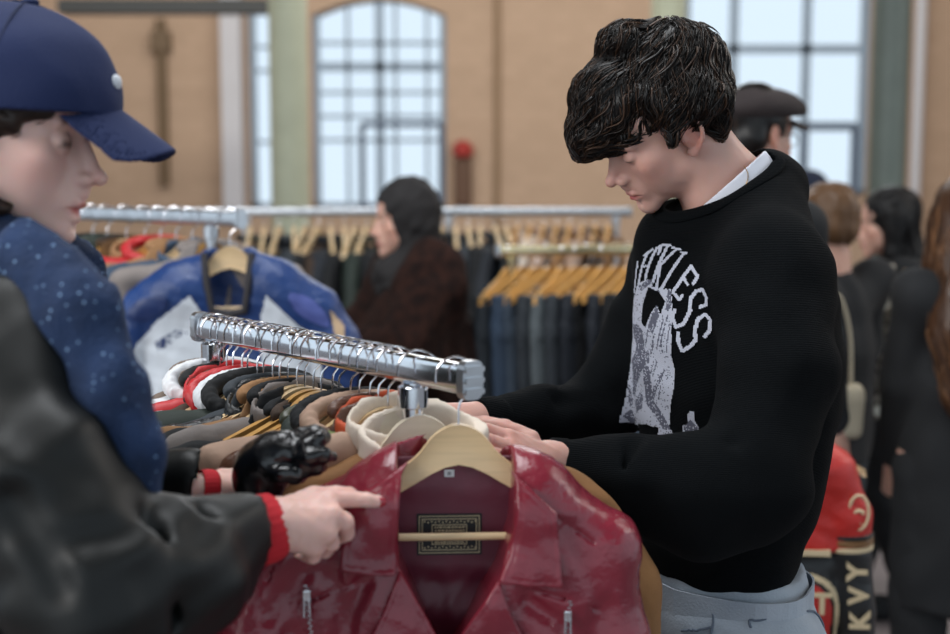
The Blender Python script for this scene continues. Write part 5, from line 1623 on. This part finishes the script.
# ================================================================ the rail behind, with the blue racing jacket
for h_ in (H_FRONT, H_BROAD): pass
Z2 = at(238, 219, 3.0)[2]
R2A = at(238, 219, 3.0); R2B = at_z(45, 213, Z2); R2B = np.array([*(R2A[:2] + (at(40, 212, 3.5)[:2] - R2A[:2])), Z2])
rail2, r2, d2, L2_ = clothes_rail('chrome clothes rail behind the foreground rail, with a blue racing jacket at its end', R2A, R2B, post_t=(.12, .9), m_=chrome2)
def on2(t): return r2 + d2 * t + np.array([0, 0, .0175])
racing_blue = mat('racing_blue_leather', (22, 54, 108), .4, var=.12, bump=.4, bscale=18, kind='leather')
racing_navy = mat('racing_navy', (22, 44, 92), .45)
racing_white = mat('racing_white', (205, 212, 220), .5, bump=.3, bscale=30)
violet = mat('racing_violet_pad', (72, 84, 146), .45)
def build_racing():
    s_ = 3.0 / FPX; x0, y0 = 230, 214
    root = empty('jacket', on2(.03), math.radians(4), 'blue and white leather racing jacket with padded shoulders at the end of the second rail', 'jacket')
    def L2(px, py): return ((px - x0) * s_, (y0 - py) * s_)
    def L3(px, py, y=0.0): a = L2(px, py); return np.array([a[0], y, a[1]])
    V = Vol((-.36, -.12, -.85), (.36, .09, -.05), .0048)
    V.chain([L3(229, 268), L3(180, 290), L3(140, 312)], [.05, .055, .05], .03)
    V.chain([L3(229, 268), L3(278, 290), L3(316, 312)], [.05, .055, .05], .03)
    V.box(L3(229, 400), (.19, .055, .26), .05, .05)
    V.chain([L3(138, 318), L3(122, 350), L3(124, 420), L3(134, 500)], [.055, .058, .05, .045], .02)
    V.chain([L3(318, 318), L3(334, 350), L3(334, 420), L3(326, 500)], [.055, .058, .05, .045], .02)
    V.ell(L3(150, 308, -.035), (.062, .030, .032), .008, R=np.array(Matrix.Rotation(math.radians(-28), 3, 'Y')))
    V.ell(L3(307, 310, -.035), (.062, .030, .032), .008, R=np.array(Matrix.Rotation(math.radians(32), 3, 'Y')))
    V.panel([L2(208, 200), L2(208, 300), L2(214, 312), L2(246, 312), L2(251, 300), L2(251, 200)], -.06, .075, 0, 's')
    V.ell(L3(229, 240), (.05, .06, .05), .0, 's')
    V.warp(lambda x, y, z: .004 * fnoise(x, y, z, (6, 4, 5), 201) + .0015 * fnoise(x, y, z, 18, 202))
    P, Q = V.mesh(1)
    body = make_obj('body', mesh_from('racing_body', P, Q), racing_blue, root)
    bv = bvh_of([body])
    def patch(name, poly, m_, st=.004):
        q = np.array([L2(*p) for p in poly]); lo = q.min(0); hi = q.max(0)
        ni, nj = int((hi[0] - lo[0]) / st) + 1, int((hi[1] - lo[1]) / st) + 1
        X, Z = np.meshgrid(lo[0] + (np.arange(ni) + .5) * st, lo[1] + (np.arange(nj) + .5) * st, indexing='ij')
        return decal(name, poly_sdf(q, X, Z) < 0, (lo[0], -.3, lo[1]), (1, 0, 0), (0, 0, 1), (0, 1, 0), bv, st, m_, root, lift=.0018)
    patch('white_panel', [(193, 296), (206, 318), (206, 420), (140, 420), (133, 352), (160, 322)], racing_white)
    patch('white_panel', [(268, 296), (262, 318), (262, 420), (320, 420), (322, 345), (300, 328)], racing_white)
    patch('dark_band', [(157, 343), (186, 326), (190, 334), (160, 353)], racing_navy, .003)
    patch('shoulder_pad', smooth_poly([(132, 318), (138, 305), (155, 298), (170, 298), (168, 310), (150, 320)], 4), racing_navy, .003)
    patch('shoulder_pad', smooth_poly([(290, 296), (306, 298), (324, 312), (330, 328), (318, 326), (298, 314)], 4), violet, .003)
    patch('beige_panel', [(330, 312), (345, 330), (345, 350), (336, 340)], mat('tan_panel', (176, 150, 120), .6), .003)
    Ln = Vol(L3(200, 322, 0) - [0, .01, 0], L3(260, 255, .07), .004)
    Ln.panel([L2(206, 262), L2(206, 316), L2(254, 316), L2(254, 262)], lambda X, Z: .028 + 0 * X, .004, 0)
    vol_obj(Ln, 'lining', mat('blue_satin', (18, 52, 120), .35), root)
    m = MB()
    m.tube([L3(206, 256, -.035), L3(209, 285, -.058), L3(214, 312, -.060)], [.008, .008, .007], 10); m.tube([L3(253, 256, -.035), L3(250, 285, -.058), L3(246, 312, -.060)], [.008, .008, .007], 10)
    m.tube([L3(212, 312, -.055), L3(230, 316, -.055), L3(248, 312, -.055)], .009, 10)
    m.build('neckband', mat('charcoal_rib', (44, 42, 46), .8), root, True)
    return root
build_racing()
place_hanger(H_FRONT, on2(.03), math.radians(4), 'wooden hanger holding the blue and white racing jacket', s=1.12)
fur_m = mat('tortoise_fur', (120, 84, 40), .95, bump=1.5, bscale=30, col2=(40, 28, 20), vscale=9)
row2 = [(.105, 'jacket', 'grey', 'pale jacket directly behind the blue racing jacket'),
        (.165, 'stand', 'denim', 'blue jacket second behind the racing jacket'),
        (.225, 'jacket', 'tan', 'tan jacket between the blue jackets and the red one on the second rail'),
        (.285, 'bomber', 'red', 'red jacket whose sleeve shows on the second rail'),
        (.345, 'suede', 'tan', 'brown suede coat behind the red jacket on the second rail'),
        (.42, 'coat', 'FUR', 'mottled golden brown fur coat on the second rail'),
        (.50, 'jacket', 'green', 'dark green jacket left of the mottled fur coat'),
        (.56, 'coat', 'black', 'black coat furthest left on the second rail')]
for i, (t, k_, mk, lab) in enumerate(row2):
    mm = fur_m if mk == 'FUR' else G[mk]
    garment(k_, on2(t), math.radians(18 + i * 1.5), mm, lab, None, mm, 1.10, thin=1.3, dz=.03)
    place_hanger(H_PALE if i % 3 else H_HONEY, on2(t), math.radians(18 + i * 1.5), 'wooden hanger under the ' + lab.split(' whose')[0].split(' directly')[0].split(' second')[0].split(' between')[0].split(' behind')[0].split(' on the')[0].split(' left')[0].split(' furthest')[0], s=1.05)

# ================================================================ the long rail far behind with dark coats
Z3 = at(300, 212, 5.6)[2]
A3 = at(30, 212, 5.6); B3 = at(628, 212, 5.6)
rail3, r3, d3, L3_ = clothes_rail('long chrome rail across the back of the stall, dark coats on its left', A3, B3, post_t=(.02, .36, .70, .98), m_=chrome2, half=(.012, .019))
def on3(px): 
    x = (px - 475) / FPX * A3[1] * (5.6 / A3[1]); return np.array([x, A3[1], Z3 + .019])
rj = random.Random(5)
darks = ['black', 'green', 'navy', 'charcoal', 'black', 'darkbrown', 'navy', 'black', 'green']
px = 250; i = 0
while px < 512:
    mk = darks[i % 9]
    if px > 432: mk = ['black', 'navy', 'charcoal'][i % 3]
    g = garment(['coat', 'jacket', 'stand'][i % 3], on3(px), math.radians(90 + rj.uniform(-14, 10)), G[mk], 'dark coat hung edge-on on the long rail between the blue jacket and the jeans', 'dark coats on the long rail', G[mk], 1.25 if px < 400 else 1.12, thin=1.5)
    place_hanger(H_PALE, on3(px), math.radians(90 + rj.uniform(-14, 10)), 'wooden hanger holding one of the dark coats on the long rail', 'hangers of the dark coats', s=1.1)
    px += 13 + rj.uniform(-2, 2); i += 1
tans = ['tan', 'cream', 'beige', 'taupe', 'tan', 'beige', 'darkbrown', 'tan']
for k in range(8):
    px = 518 + k * 13
    garment(['jacket', 'stand', 'coat'][k % 3], on3(px), math.radians(78 + rj.uniform(-10, 10)), G[tans[k]], 'pale or tan jacket on the long rail, above and behind the jeans', 'tan jackets on the long rail', G[tans[k]], .95, thin=1.5)
    place_hanger(H_HONEY, on3(px), math.radians(78), 'wooden hanger holding one of the tan jackets on the long rail', 'hangers of the tan jackets')
# ================================================================ the rail of jeans
def trousers_proto():
    V = Vol((-.25, -.05, -1.16), (.25, .05, -.10), .006)
    V.box((0, 0, -.19), (.19, .022, .07), .02, .0)
    for q in (-1, 1): V.chain([(q * .095, 0, -.24), (q * .10, 0, -.65), (q * .105, 0, -1.10)], [.100, .085, .075], .01, flat=((0, 1, 0), 3.6))
    V.warp(lambda x, y, z: .003 * fnoise(x, y, z, (9, 5, 4), 301) + .0015 * fnoise(x, y, z, 18, 302))
    P, Q = V.mesh(1); leg = mesh_from('trouser_body', P, Q)
    W = Vol((-.25, -.05, -.16), (.25, .05, -.09), .005); W.box((0, 0, -.125), (.186, .022, .02), .015); W.box((0, -.01, -.105), (.15, .03, .022), .0, 0, 's')
    P, Q = W.mesh(1); return leg, mesh_from('trouser_waist', P, Q)
TR = trousers_proto()
def trousers(pos, rz, m_, label, group=None):
    root = empty('trousers', pos, rz, label, 'trousers', group)
    for me, part in zip(TR, ('legs', 'waistband')):
        if not me.materials: me.materials.append(m_)
        o = bpy.data.objects.new(part, me); COL.objects.link(o); o.parent = root
        o.material_slots[0].link = 'OBJECT'; o.material_slots[0].material = m_
    return root
A4 = at(500, 251, 4.4); B4 = at(700, 249, 4.5); B4[2] = A4[2]
rail4, r4, d4, L4_ = clothes_rail('brassy rail with jeans on orange wooden hangers behind the man', A4, B4, post_t=(.05, .95), m_=brass, half=(.012, .018))
jm = [G['charcoal'], G['black'], mat('grey_denim', (88, 96, 100), .85, var=.15, bump=.4, bscale=150), G['denim'], G['navy'], G['charcoal'], mat('faded_denim', (76, 88, 102), .85, var=.15, bump=.4, bscale=150), G['black'], G['navy'], G['charcoal']]
for k in range(13):
    t = .03 + k * .046
    trousers(r4 + d4 * t + np.array([0, 0, .018 - .048]), math.radians(52 + rj.uniform(-8, 8)), jm[(k * 3) % 10], 'pair of dark or blue jeans hung edge-on on the brassy rail', 'jeans on the brassy rail')
    place_hanger(H_HONEY, r4 + d4 * t + np.array([0, 0, .018]), math.radians(52 + rj.uniform(-8, 8)), 'orange wooden hanger above the jeans on the brassy rail', 'hangers of the jeans')

# ================================================================ the racing leathers low down on the right
def build_low_leathers():
    d_ = 2.75; s_ = d_ / FPX
    top = at(806, 418, d_)
    A_ = at(742, 418, d_); B_ = at(826, 418, d_ + .02); B_[2] = A_[2]
    clothes_rail('low chrome rail behind the man carrying the red and black racing leathers', A_, B_, post_t=(.06, .82), m_=chrome2, half=(.010, .014))
    x0, y0 = 800, 418
    root = empty('jacket', at(x0, y0 - 5, d_), math.radians(-6), 'red and black racing jacket with cream stripes and letters, hung low behind the man', 'jacket')
    place_hanger(H_PALE, at(x0, y0 - 5, d_), math.radians(-6), 'wooden hanger of the red and black racing jacket', s=.72)
    def L2(px, py): return ((px - x0) * s_, (y0 - py) * s_)
    def L3(px, py, y=0.0): a = L2(px, py); return np.array([a[0], y, a[1]])
    red = mat('racing_red_leather', (186, 34, 26), .4, var=.12, bump=.4, bscale=20, kind='leather')
    blk = mat('racing_black_leather', (22, 24, 26), .4, bump=.4, bscale=20, kind='leather')
    cr = mat('cream_leather', (206, 186, 150), .5)
    br = mat('bronze_leather', (120, 84, 48), .5)
    T = Vol(L3(690, 760, -.12), L3(880, 425, .10), .0052)
    T.chain([L3(800, 468), L3(830, 480)], [.065, .06], .03); T.chain([L3(800, 468), L3(768, 482)], [.065, .06], .03)
    T.box(L3(798, 520), (.085, .060, .14), .05, .03)
    T.chain([L3(833, 486), L3(846, 520), L3(848, 556)], [.055, .054, .052], .02)
    T.chain([L3(764, 486), L3(750, 520), L3(748, 556)], [.055, .054, .052], .02)
    T.cut((0, 0, -1), L3(800, 552)); T.ell(L3(800, 440), (.06, .06, .05), 0, 's')
    T.warp(lambda x, y, z: .0035 * fnoise(x, y, z, (7, 5, 6), 401) + .0012 * fnoise(x, y, z, 22, 402))
    vol_obj(T, 'red_upper', red, root)
    Bv = Vol(L3(690, 790, -.12), L3(890, 548, .10), .0052)
    Bv.box(L3(798, 640), (.088, .062, .19), .05, 0)
    Bv.chain([L3(848, 558), L3(858, 620), L3(862, 720)], [.054, .046, .038], .01)
    Bv.chain([L3(748, 558), L3(740, 620), L3(736, 720)], [.052, .046, .038], .01)
    Bv.cut((0, 0, 1), L3(800, 553))
    Bv.warp(lambda x, y, z: .003 * fnoise(x, y, z, (7, 5, 6), 403))
    low = vol_obj(Bv, 'black_lower', blk, root)
    for c, r in ((L3(848, 553), .0545), (L3(748, 553), .0545)):
        for dz, m_, hh in ((.004, cr, .006), (.018, br, .007), (.030, blk, .005)):
            m = MB(); m.lathe([(r, -hh), (r + .003, -hh * .6), (r + .003, hh * .6), (r, hh)], (c[0], c[1], c[2] + dz), 26); m.build('stripe', m_, root, True)
    m = MB()
    a, b = L2(768, 556), L2(830, 549)
    m.box(((a[0] + b[0]) / 2, -.060, (a[1] + b[1]) / 2), (abs(b[0] - a[0]) / 2 - .002, .006, .006)); m.build('stripe', cr, root)
    # round emblem on the sleeve
    c = L3(856, 512, -.046); m = MB()
    pts = [(c[0] + .020 * math.cos(t), c[1] - .004, c[2] + .036 * math.sin(t)) for t in np.linspace(0, 6.2832, 25)]
    m.tube(pts, .0032, 6); m.tube([(c[0] + .012 * math.cos(t), c[1] - .004, c[2] - .010 + .014 * math.sin(t)) for t in np.linspace(.6, 5.2, 12)], .004, 6); m.build('emblem', cr, root, True)
    # arched panel with KT and the letters on the sleeve
    bv = bvh_of([low])
    st = .003
    def patch(name, fn, lo, hi, m_):
        ni, nj = int((hi[0] - lo[0]) / st), int((hi[1] - lo[1]) / st)
        X, Z = np.meshgrid(lo[0] + (np.arange(ni) + .5) * st, lo[1] + (np.arange(nj) + .5) * st, indexing='ij')
        return decal(name, fn(X, Z), (lo[0], -.3, lo[1]), (1, 0, 0), (0, 0, 1), (0, 1, 0), bv, st, m_, root, lift=.0022)
    cx, cz = L2(806, 612)
    rr = lambda X, Z: np.hypot((X - cx) / .062, np.maximum(Z - cz, 0) / .070 + np.minimum(Z - cz, 0) / .2)
    patch('cream_border', lambda X, Z: (rr(X, Z) < 1.16) & (rr(X, Z) > .98), (cx - .09, cz - .12), (cx + .09, cz + .10), cr)
    patch('red_panel', lambda X, Z: rr(X, Z) < .86, (cx - .09, cz - .12), (cx + .09, cz + .10), red)
    tm = text_mesh('KT', .062, .0012, 'letters', cr, Matrix.Translation(Vector(L3(812, 604, -.070))) @ Matrix.Rotation(math.pi / 2, 4, 'X'), root, 1.0, .002)
    for ch, (px_, py_) in zip('YVK', ((857, 572), (859, 596), (861, 622))):
        M_ = Matrix.Translation(Vector(L3(px_, py_, -.054))) @ Matrix.Rotation(math.pi / 2, 4, 'X') @ Matrix.Rotation(math.pi / 2, 4, 'Z')
        text_mesh(ch, .055, .0016, 'letters', cr, M_, root, 1.0, .0025)
build_low_leathers()
for h_ in (H_PALE, H_HONEY, H_WHITE, H_WIRE, H_FRONT, H_BROAD):
    for c_ in list(h_.children): bpy.data.objects.remove(c_)
    bpy.data.objects.remove(h_)

# ================================================================ people further back
def figure(label, px, py, d, yaw, skin, hairm, coat, trouser, shoe=None, female=True, hair='long', arms=None, coat_len=.78, extra=None, s=None, coat_kw=None, leg_shift=(0, 0)):
    """a standing person whose head is seen at px, py; local frame faces +y"""
    hc = at(px, py, d); Hh = hc[2] + .13
    root = empty('person', (hc[0], hc[1], 0), yaw, label, 'person')
    k = Hh / 1.72; z = lambda v: v * k
    ho = np.array([0, .02, hc[2]])
    R = rot(0, math.radians(extra.get('pitch', 8) if extra else 8), 0)
    w = (extra or {}).get('w', .17 if female else .20)
    arms = arms or [((w + .02, .02, z(1.12)), (w + .0, .12, z(.90))), ((-w - .02, .02, z(1.12)), (-w, .12, z(.90)))]
    V = Vol(ho + [-.11, -.14, -.30], ho + [.11, .16, .15], .0045)
    sculpt_head(V, R, ho, .95 if female else 1.0, female, 0, neck=ho + np.array([0, -.05, -.22]))
    P1, Q1 = V.mesh(1); t1 = head_tint(P1, R, ho, .95 if female else 1.0)
    B = Vol((-.5, -.35, .0), (.5, .55, hc[2] - .1), .010)
    nk = ho + np.array([0, -.05, -.20])
    B.chain([nk, nk + [0, 0, -.1], (0, -.02, z(1.0)), (0, -.01, z(.92))], [.05, .10, .09, .11], .05, flat=((0, 1, 0), 1.25))
    for q, (e, h_) in zip((1, -1), arms):
        sh = np.array([q * w, -.03, z(1.38)])
        B.chain([sh, e, h_], [.045, .035, .024], .02)
        dd = np.array(h_) - np.array(e); dd /= np.linalg.norm(dd)
        B.cone(h_, np.array(h_) + dd * .09, .030, .024, .01, flat=((1, 0, 0), 1.5))
        for f_ in range(4):
            o_ = np.array([0, (f_ - 1.5) * .017, 0]); B.cone(np.array(h_) + dd * .09 + o_, np.array(h_) + dd * .15 + o_ + [0, 0, -.01], .010, .008, .003)
        B.cone(np.array(h_) + dd * .03, np.array(h_) + dd * .08 + [0, .03, .0], .013, .010, .006)
    for q in (-1, 1):
        B.chain([(q * .085, 0, z(.90)), (q * .09 + leg_shift[0] * q, .01, z(.50)), (q * .09 + leg_shift[0] * q, -.01 + leg_shift[1] * q, .09)], [.082, .055, .038], .02)
        B.chain([(q * .09 + leg_shift[0] * q, -.01 + leg_shift[1] * q, .06), (q * .10 + leg_shift[0] * q, .14 + leg_shift[1] * q, .035)], [.036, .03], .02)
    P2, Q2 = B.mesh(1); t2 = np.zeros((len(P2), 4)); t2[:, 3] = 1
    make_obj('body', mesh_from('body', np.concatenate([P1, P2]), np.concatenate([Q1, Q2 + len(P1)]), True, np.concatenate([t1, t2])), skin, root)
    ck = dict(r=.0, noise=.006, f=(6, 6, 7), collar=True); ck.update(coat_kw or {})
    C = Vol((-.5, -.38, z(coat_len) - .05), (.5, .5, hc[2] - .02), .009)
    g = ck['r']
    C.chain([nk + [0, 0, -.09], (0, -.02, z(1.15)), (0, -.01, z(.95)), (0, 0, z(coat_len))], [.11 + g, .145 + g, .150 + g, .165 + g], .05, flat=((0, 1, 0), 1.2))
    for q, (e, h_) in zip((1, -1), arms):
        sh = np.array([q * w, -.03, z(1.38)])
        C.chain([nk + [0, 0, -.08], sh, e, h_], [.085 + g * .5, .070 + g * .6, .058 + g * .8, .045 + g], .03)
    if ck['collar']: C.chain([nk + [0, 0, -.05], nk + [0, 0, .0]], [.085 + g * .5, .070 + g * .5], .02)
    C.cut((0, 0, -1), (0, 0, z(coat_len)))
    if ck['noise'] > .008: C.warp(lambda x, y, zz: ck['noise'] * fnoise(x, y, zz, ck['f'], 501) + .003 * fnoise(x, y, zz, 40, 502))
    else: C.warp(lambda x, y, zz: ck['noise'] * fnoise(x, y, zz, ck['f'], 503))
    vol_obj(C, 'coat', coat, root)
    T = Vol((-.26, -.22, .05), (.26, .22, z(1.0)), .009)
    T.ell((0, 0, z(.90)), (.155, .12, .10), .02)
    for q in (-1, 1): T.chain([(q * .08, 0, z(.86)), (q * .09 + leg_shift[0] * q, .01, z(.50)), (q * .09 + leg_shift[0] * q, -.01 + leg_shift[1] * q, .10)], [.098, .078, .068], .02)
    T.warp(lambda x, y, zz: .004 * fnoise(x, y, zz, (8, 8, 7), 504))
    vol_obj(T, 'trousers', trouser, root)
    for q in (-1, 1):
        lx = q * .09 + leg_shift[0] * q; ly = leg_shift[1] * q
        S = Vol((lx - .08, ly - .10, 0), (lx + .08, ly + .24, .20), .007)
        S.chain([(lx, ly, .05), (lx + q * .008, ly + .12, .04), (lx + q * .01, ly + .17, .035)], [.046, .044, .036], .02); S.cone((lx, ly - .01, .05), (lx, ly - .01, .16), .045, .046, .02)
        S.cut((0, 0, -1), (0, 0, .002)); vol_obj(S, 'shoe', shoe or G['black'], root)
    # hair
    if hair:
        Hv = Vol(ho + [-.27, -.30, -.68], ho + [.27, .14, .17], .006)
        sc_ = .95 if female else 1.0
        Hv.ell(ho + np.array([0, -.018, .052]) * sc_, (.084, .103, .094))
        if hair in ('long', 'verylong'):
            L_ = .26 if hair == 'long' else .42
            if hair == 'long': Hv.chain([ho + [0, -.055, .02], ho + [0, -.085, -.12], ho + [0, -.115, -L_]], [.082, .082, .070], .03, flat=((0, 1, 0), 1.7))
            else: Hv.chain([ho + [0, -.050, .02], ho + [0, -.085, -.10], ho + [0, -.135, -.26], ho + [0, -.150, -.40]], [.084, .104, .138, .112], .03, flat=((0, 1, 0), 1.8))
            for q in (-1, 1): Hv.chain([ho + [q * .070, -.01, .03], ho + [q * .078, -.02, -.10], ho + [q * .085, -.05, -L_ * .8]], [.030, .032, .022], .02)
        elif hair == 'short': Hv.ell(ho + [0, -.05, .0], (.080, .066, .07), .01)
        Hv.ell(ho + R @ np.array([0, .085, -.03]), (.062, .062, .090), .006, 's')
        Hv.warp(lambda x, y, zz: .004 * fnoise(x, y, zz, (16, 16, 5), 601))
        P, Q = Hv.mesh(1); tn = np.zeros((len(P), 4)); tn[:, 3] = 1; tn[:, 0] = .35 + .35 * fnoise(P[:, 0], P[:, 1], P[:, 2], (60, 60, 6), 9)
        ho_ = make_obj('hair', mesh_from('hair', P, Q, True, tn), hairm, root)
        if hair in ('long', 'verylong'):
            hair_strands(Hv, P, lambda q: np.tile(np.array([[0, -.25, -1.0]]), (len(q), 1)), 700, .16, .012, .0022, (.18, 30), 5, 'hair_locks', hairm, ho_, 9, (-.001, .004))
    return root, ho, R, k

HAIR_BLK = hair_mat('hair_black', (10, 8, 9), (24, 19, 19), .5)
HAIR_BLOND = hair_mat('hair_dark_blond', (92, 66, 44), (150, 112, 76), .45)
HAIR_CHEST = hair_mat('hair_chestnut', (64, 42, 28), (132, 92, 60), .4)
fur = mat('dark_brown_fur', (46, 26, 20), .95, bump=1.2, bscale=90, col2=(24, 14, 12), vscale=30, spec=.2)
fig, ho, R, k = figure('woman with a black headscarf and a dark brown fur coat looking left behind the rails', 410, 222, 4.3, math.radians(108), SKIN_WARM, HAIR_BLK, fur, G['black'], coat_len=.70,
    hair='', coat_kw=dict(r=.068, noise=.014, f=(5, 5, 5)), arms=[((.22, .06, 1.02), (.16, .26, 1.0)), ((-.22, .06, 1.02), (-.16, .26, 1.0))], extra=dict(pitch=4))
Hv = Vol(ho + [-.16, -.20, -.30], ho + [.16, .16, .17], .005)
Hv.ell(ho + [0, -.016, .045], (.090, .108, .104)); Hv.chain([ho + [0, -.03, -.02], ho + [0, -.05, -.13], ho + [0, -.04, -.22]], [.088, .082, .13], .03)
Hv.chain([ho + [0, -.02, -.12], ho + [0, .03, -.17]], [.075, .08], .03)
Hv.ell(ho + R @ np.array([0, .090, -.02]), (.064, .085, .098), .006, 's')
Hv.warp(lambda x, y, z: .004 * fnoise(x, y, z, (14, 14, 14), 611))
vol_obj(Hv, 'headscarf', mat('black_scarf', (24, 21, 22), .8, bump=.3, bscale=60), fig)

fig, ho, R, k = figure('man in a dark flat cap seen from behind the young man, looking right', 752, 138, 3.5, math.radians(-58), SKIN_WARM, HAIR_DARK, G['black'], G['charcoal'], female=False, hair='short', coat_len=.80, extra=dict(pitch=6))
Cv = Vol(ho + [-.13, -.15, -.02], ho + [.13, .20, .17], .0045)
Cv.ell(ho + [0, -.005, .075], (.100, .128, .060)); Cv.ell(ho + [0, .05, .072], (.090, .095, .045), .02)
Cv.cut((0, .10, -1), ho + [0, 0, .050]); Cv.ell(ho + [0, -.01, .035], (.086, .108, .075), 0, 's')
Cv.warp(lambda x, y, z: .002 * fnoise(x, y, z, 12, 612))
cp = vol_obj(Cv, 'flat_cap', mat('brown_black_tweed', (42, 34, 34), .9, bump=.4, bscale=150), fig)
Bv = Vol(ho + [-.11, .02, .0], ho + [.11, .20, .09], .004)
Bv.panel([(.085 * math.sin(t), ho[1] + .060 + .100 * math.cos(t)) for t in np.linspace(-1.5, 1.5, 17)] + [(.07, ho[1] + .045), (-.07, ho[1] + .045)], lambda X, Z: ho[2] + .060 - .25 * (Z - ho[1] - .06) - 5 * X ** 2, .004, axes=(0, 1))
vol_obj(Bv, 'peak', MATS['brown_black_tweed'], cp)
# thin-framed glasses
m = MB(); gm = mat('glasses_wire', (60, 56, 60), .3, .8)
for q in (-1, 1):
    m.tube([tuple(ho + R @ np.array([q * .033 + .020 * math.cos(t), .096, .004 + .017 * math.sin(t)])) for t in np.linspace(0, 6.2832, 19)], .0011, 5)
    m.tube([tuple(ho + R @ np.array(p)) for p in ((q * .053, .095, .008), (q * .075, .06, .012), (q * .080, -.01, .012))], .0011, 5)
m.tube([tuple(ho + R @ np.array(p)) for p in ((-.013, .097, .006), (0, .101, .009), (.013, .097, .006))], .0011, 5)
m.build('glasses', gm, fig, True)

fig, ho, R, k = figure('person with dark blond hair and black coat just right of the young man', 830, 226, 4.2, math.radians(35), SKIN_WARM, HAIR_BLOND, G['black'], G['charcoal'], hair='short', coat_len=.74)
fig, ho, R, k = figure('person in a navy knitted cap mostly hidden behind the young man', 806, 203, 6.2, math.radians(-70), SKIN_WARM, HAIR_DARK, G['navy'], G['black'], female=False, hair='short')
Cv = Vol(ho + [-.11, -.14, -.02], ho + [.11, .14, .17], .005); Cv.ell(ho + [0, -.012, .06], (.088, .108, .098)); Cv.cut((0, .15, -1), ho + [0, 0, .045]); vol_obj(Cv, 'knitted_cap', mat('navy_knit', (24, 32, 52), .9, bump=.4, bscale=100), fig)
fig, ho, R, k = figure('woman with long black hair facing left, dark trousers, holding a shiny scarf and tan bag', 893, 226, 4.7, math.radians(78), SKIN_WARM, HAIR_BLK, G['black'], G['black'], hair='long', coat_len=.86,
    arms=[((.20, .04, 1.08), (.10, .22, 1.02)), ((-.20, .04, 1.10), (-.14, .24, 1.02))], extra=dict(pitch=6), leg_shift=(.03, .10))
def sequin_mat():
    m = bpy.data.materials.new('silver_sequins'); m.use_nodes = True
    N, L = m.node_tree.nodes, m.node_tree.links; b = N['Principled BSDF']; b.inputs['Metallic'].default_value = .35; b.inputs['Roughness'].default_value = .22
    tc = N.new('ShaderNodeTexCoord'); vo = N.new('ShaderNodeTexVoronoi'); vo.inputs['Scale'].default_value = 60; L.new(tc.outputs['Object'], vo.inputs['Vector'])
    rp = N.new('ShaderNodeValToRGB'); rp.color_ramp.elements[0].color = srgb(90, 84, 76); rp.color_ramp.elements[1].color = srgb(220, 214, 200)
    sp = N.new('ShaderNodeSeparateColor'); L.new(vo.outputs['Color'], sp.inputs['Color']); L.new(sp.outputs['Red'], rp.inputs['Fac']); L.new(rp.outputs['Color'], b.inputs['Base Color'])
    bp = N.new('ShaderNodeBump'); bp.inputs['Distance'].default_value = .01; L.new(sp.outputs['Green'], bp.inputs['Height']); L.new(bp.outputs['Normal'], b.inputs['Normal']); return m
def hanging_cloth(name, label, cat, px, py0, py1, d, wpx, m_, seed, parent=None):
    a, b = at(px, py0, d), at(px, py1, d); w_ = wpx / FPX * d
    V = Vol((-w_ * .8, -.06, b[2] - a[2] - .03), (w_ * .8, .06, .03), .006)
    V.box((0, 0, (b[2] - a[2]) / 2), (w_ / 2, .022, (a[2] - b[2]) / 2), .02)
    V.warp(lambda x, y, z: .012 * fnoise(x, y, z, (10, 3, 2.5), seed) + .003 * fnoise(x, y, z, 22, seed + 1))
    o = vol_obj(V, name, m_, None); o.location = a; tag(o, label, cat); return o
hanging_cloth('scarf', 'shiny silver sequined scarf held by the woman with long black hair', 'scarf', 884, 262, 425, 4.42, 22, sequin_mat(), 701)
# tan shoulder bag
ba = at(903, 330, 4.45)
bagm = mat('tan_bag_leather', (150, 128, 96), .55, bump=.3, bscale=30)
bg_ = empty('shoulder_bag', ba, math.radians(80), 'tan shoulder bag hanging at the side of the woman with black hair', 'bag')
V = Vol((-.13, -.06, -.13), (.13, .06, .13), .005); V.box((0, 0, -.01), (.10, .035, .10), .03); V.warp(lambda x, y, z: .003 * fnoise(x, y, z, 9, 5)); vol_obj(V, 'bag_body', bagm, bg_)
m = MB(); m.tube(spline([(-.09, 0, .08), (-.07, 0, .16), (0, 0, .20), (.07, 0, .16), (.09, 0, .08)], 6), .005, 8); m.build('strap', bagm, bg_, True)
# cream tote beside the blond person
tb = empty('tote_bag', at(834, 412, 3.6), math.radians(15), 'cream cloth tote bag hanging behind the man above the red racing jacket', 'bag')
V = Vol((-.12, -.05, -.11), (.12, .05, .11), .005); V.box((0, 0, 0), (.085, .028, .075), .02); V.warp(lambda x, y, z: .005 * fnoise(x, y, z, 8, 6)); vol_obj(V, 'bag_body', mat('cream_canvas', (196, 184, 160), .85, bump=.4, bscale=120), tb)
m = MB(); m.tube(spline([(-.05, .0, .06), (-.04, 0, .22), (0, 0, .32), (.04, 0, .22), (.05, 0, .06)], 6), .006, 8); m.build('handle', MATS['cream_canvas'], tb, True)

fig, ho, R, k = figure('woman at the right edge seen from behind, long chestnut hair over a long black coat', 968, 228, 3.5, math.radians(4), SKIN_WARM, HAIR_CHEST, G['black'], G['black'], hair='verylong', coat_len=.46, shoe=G['darkbrown'], extra=dict(w=.135))
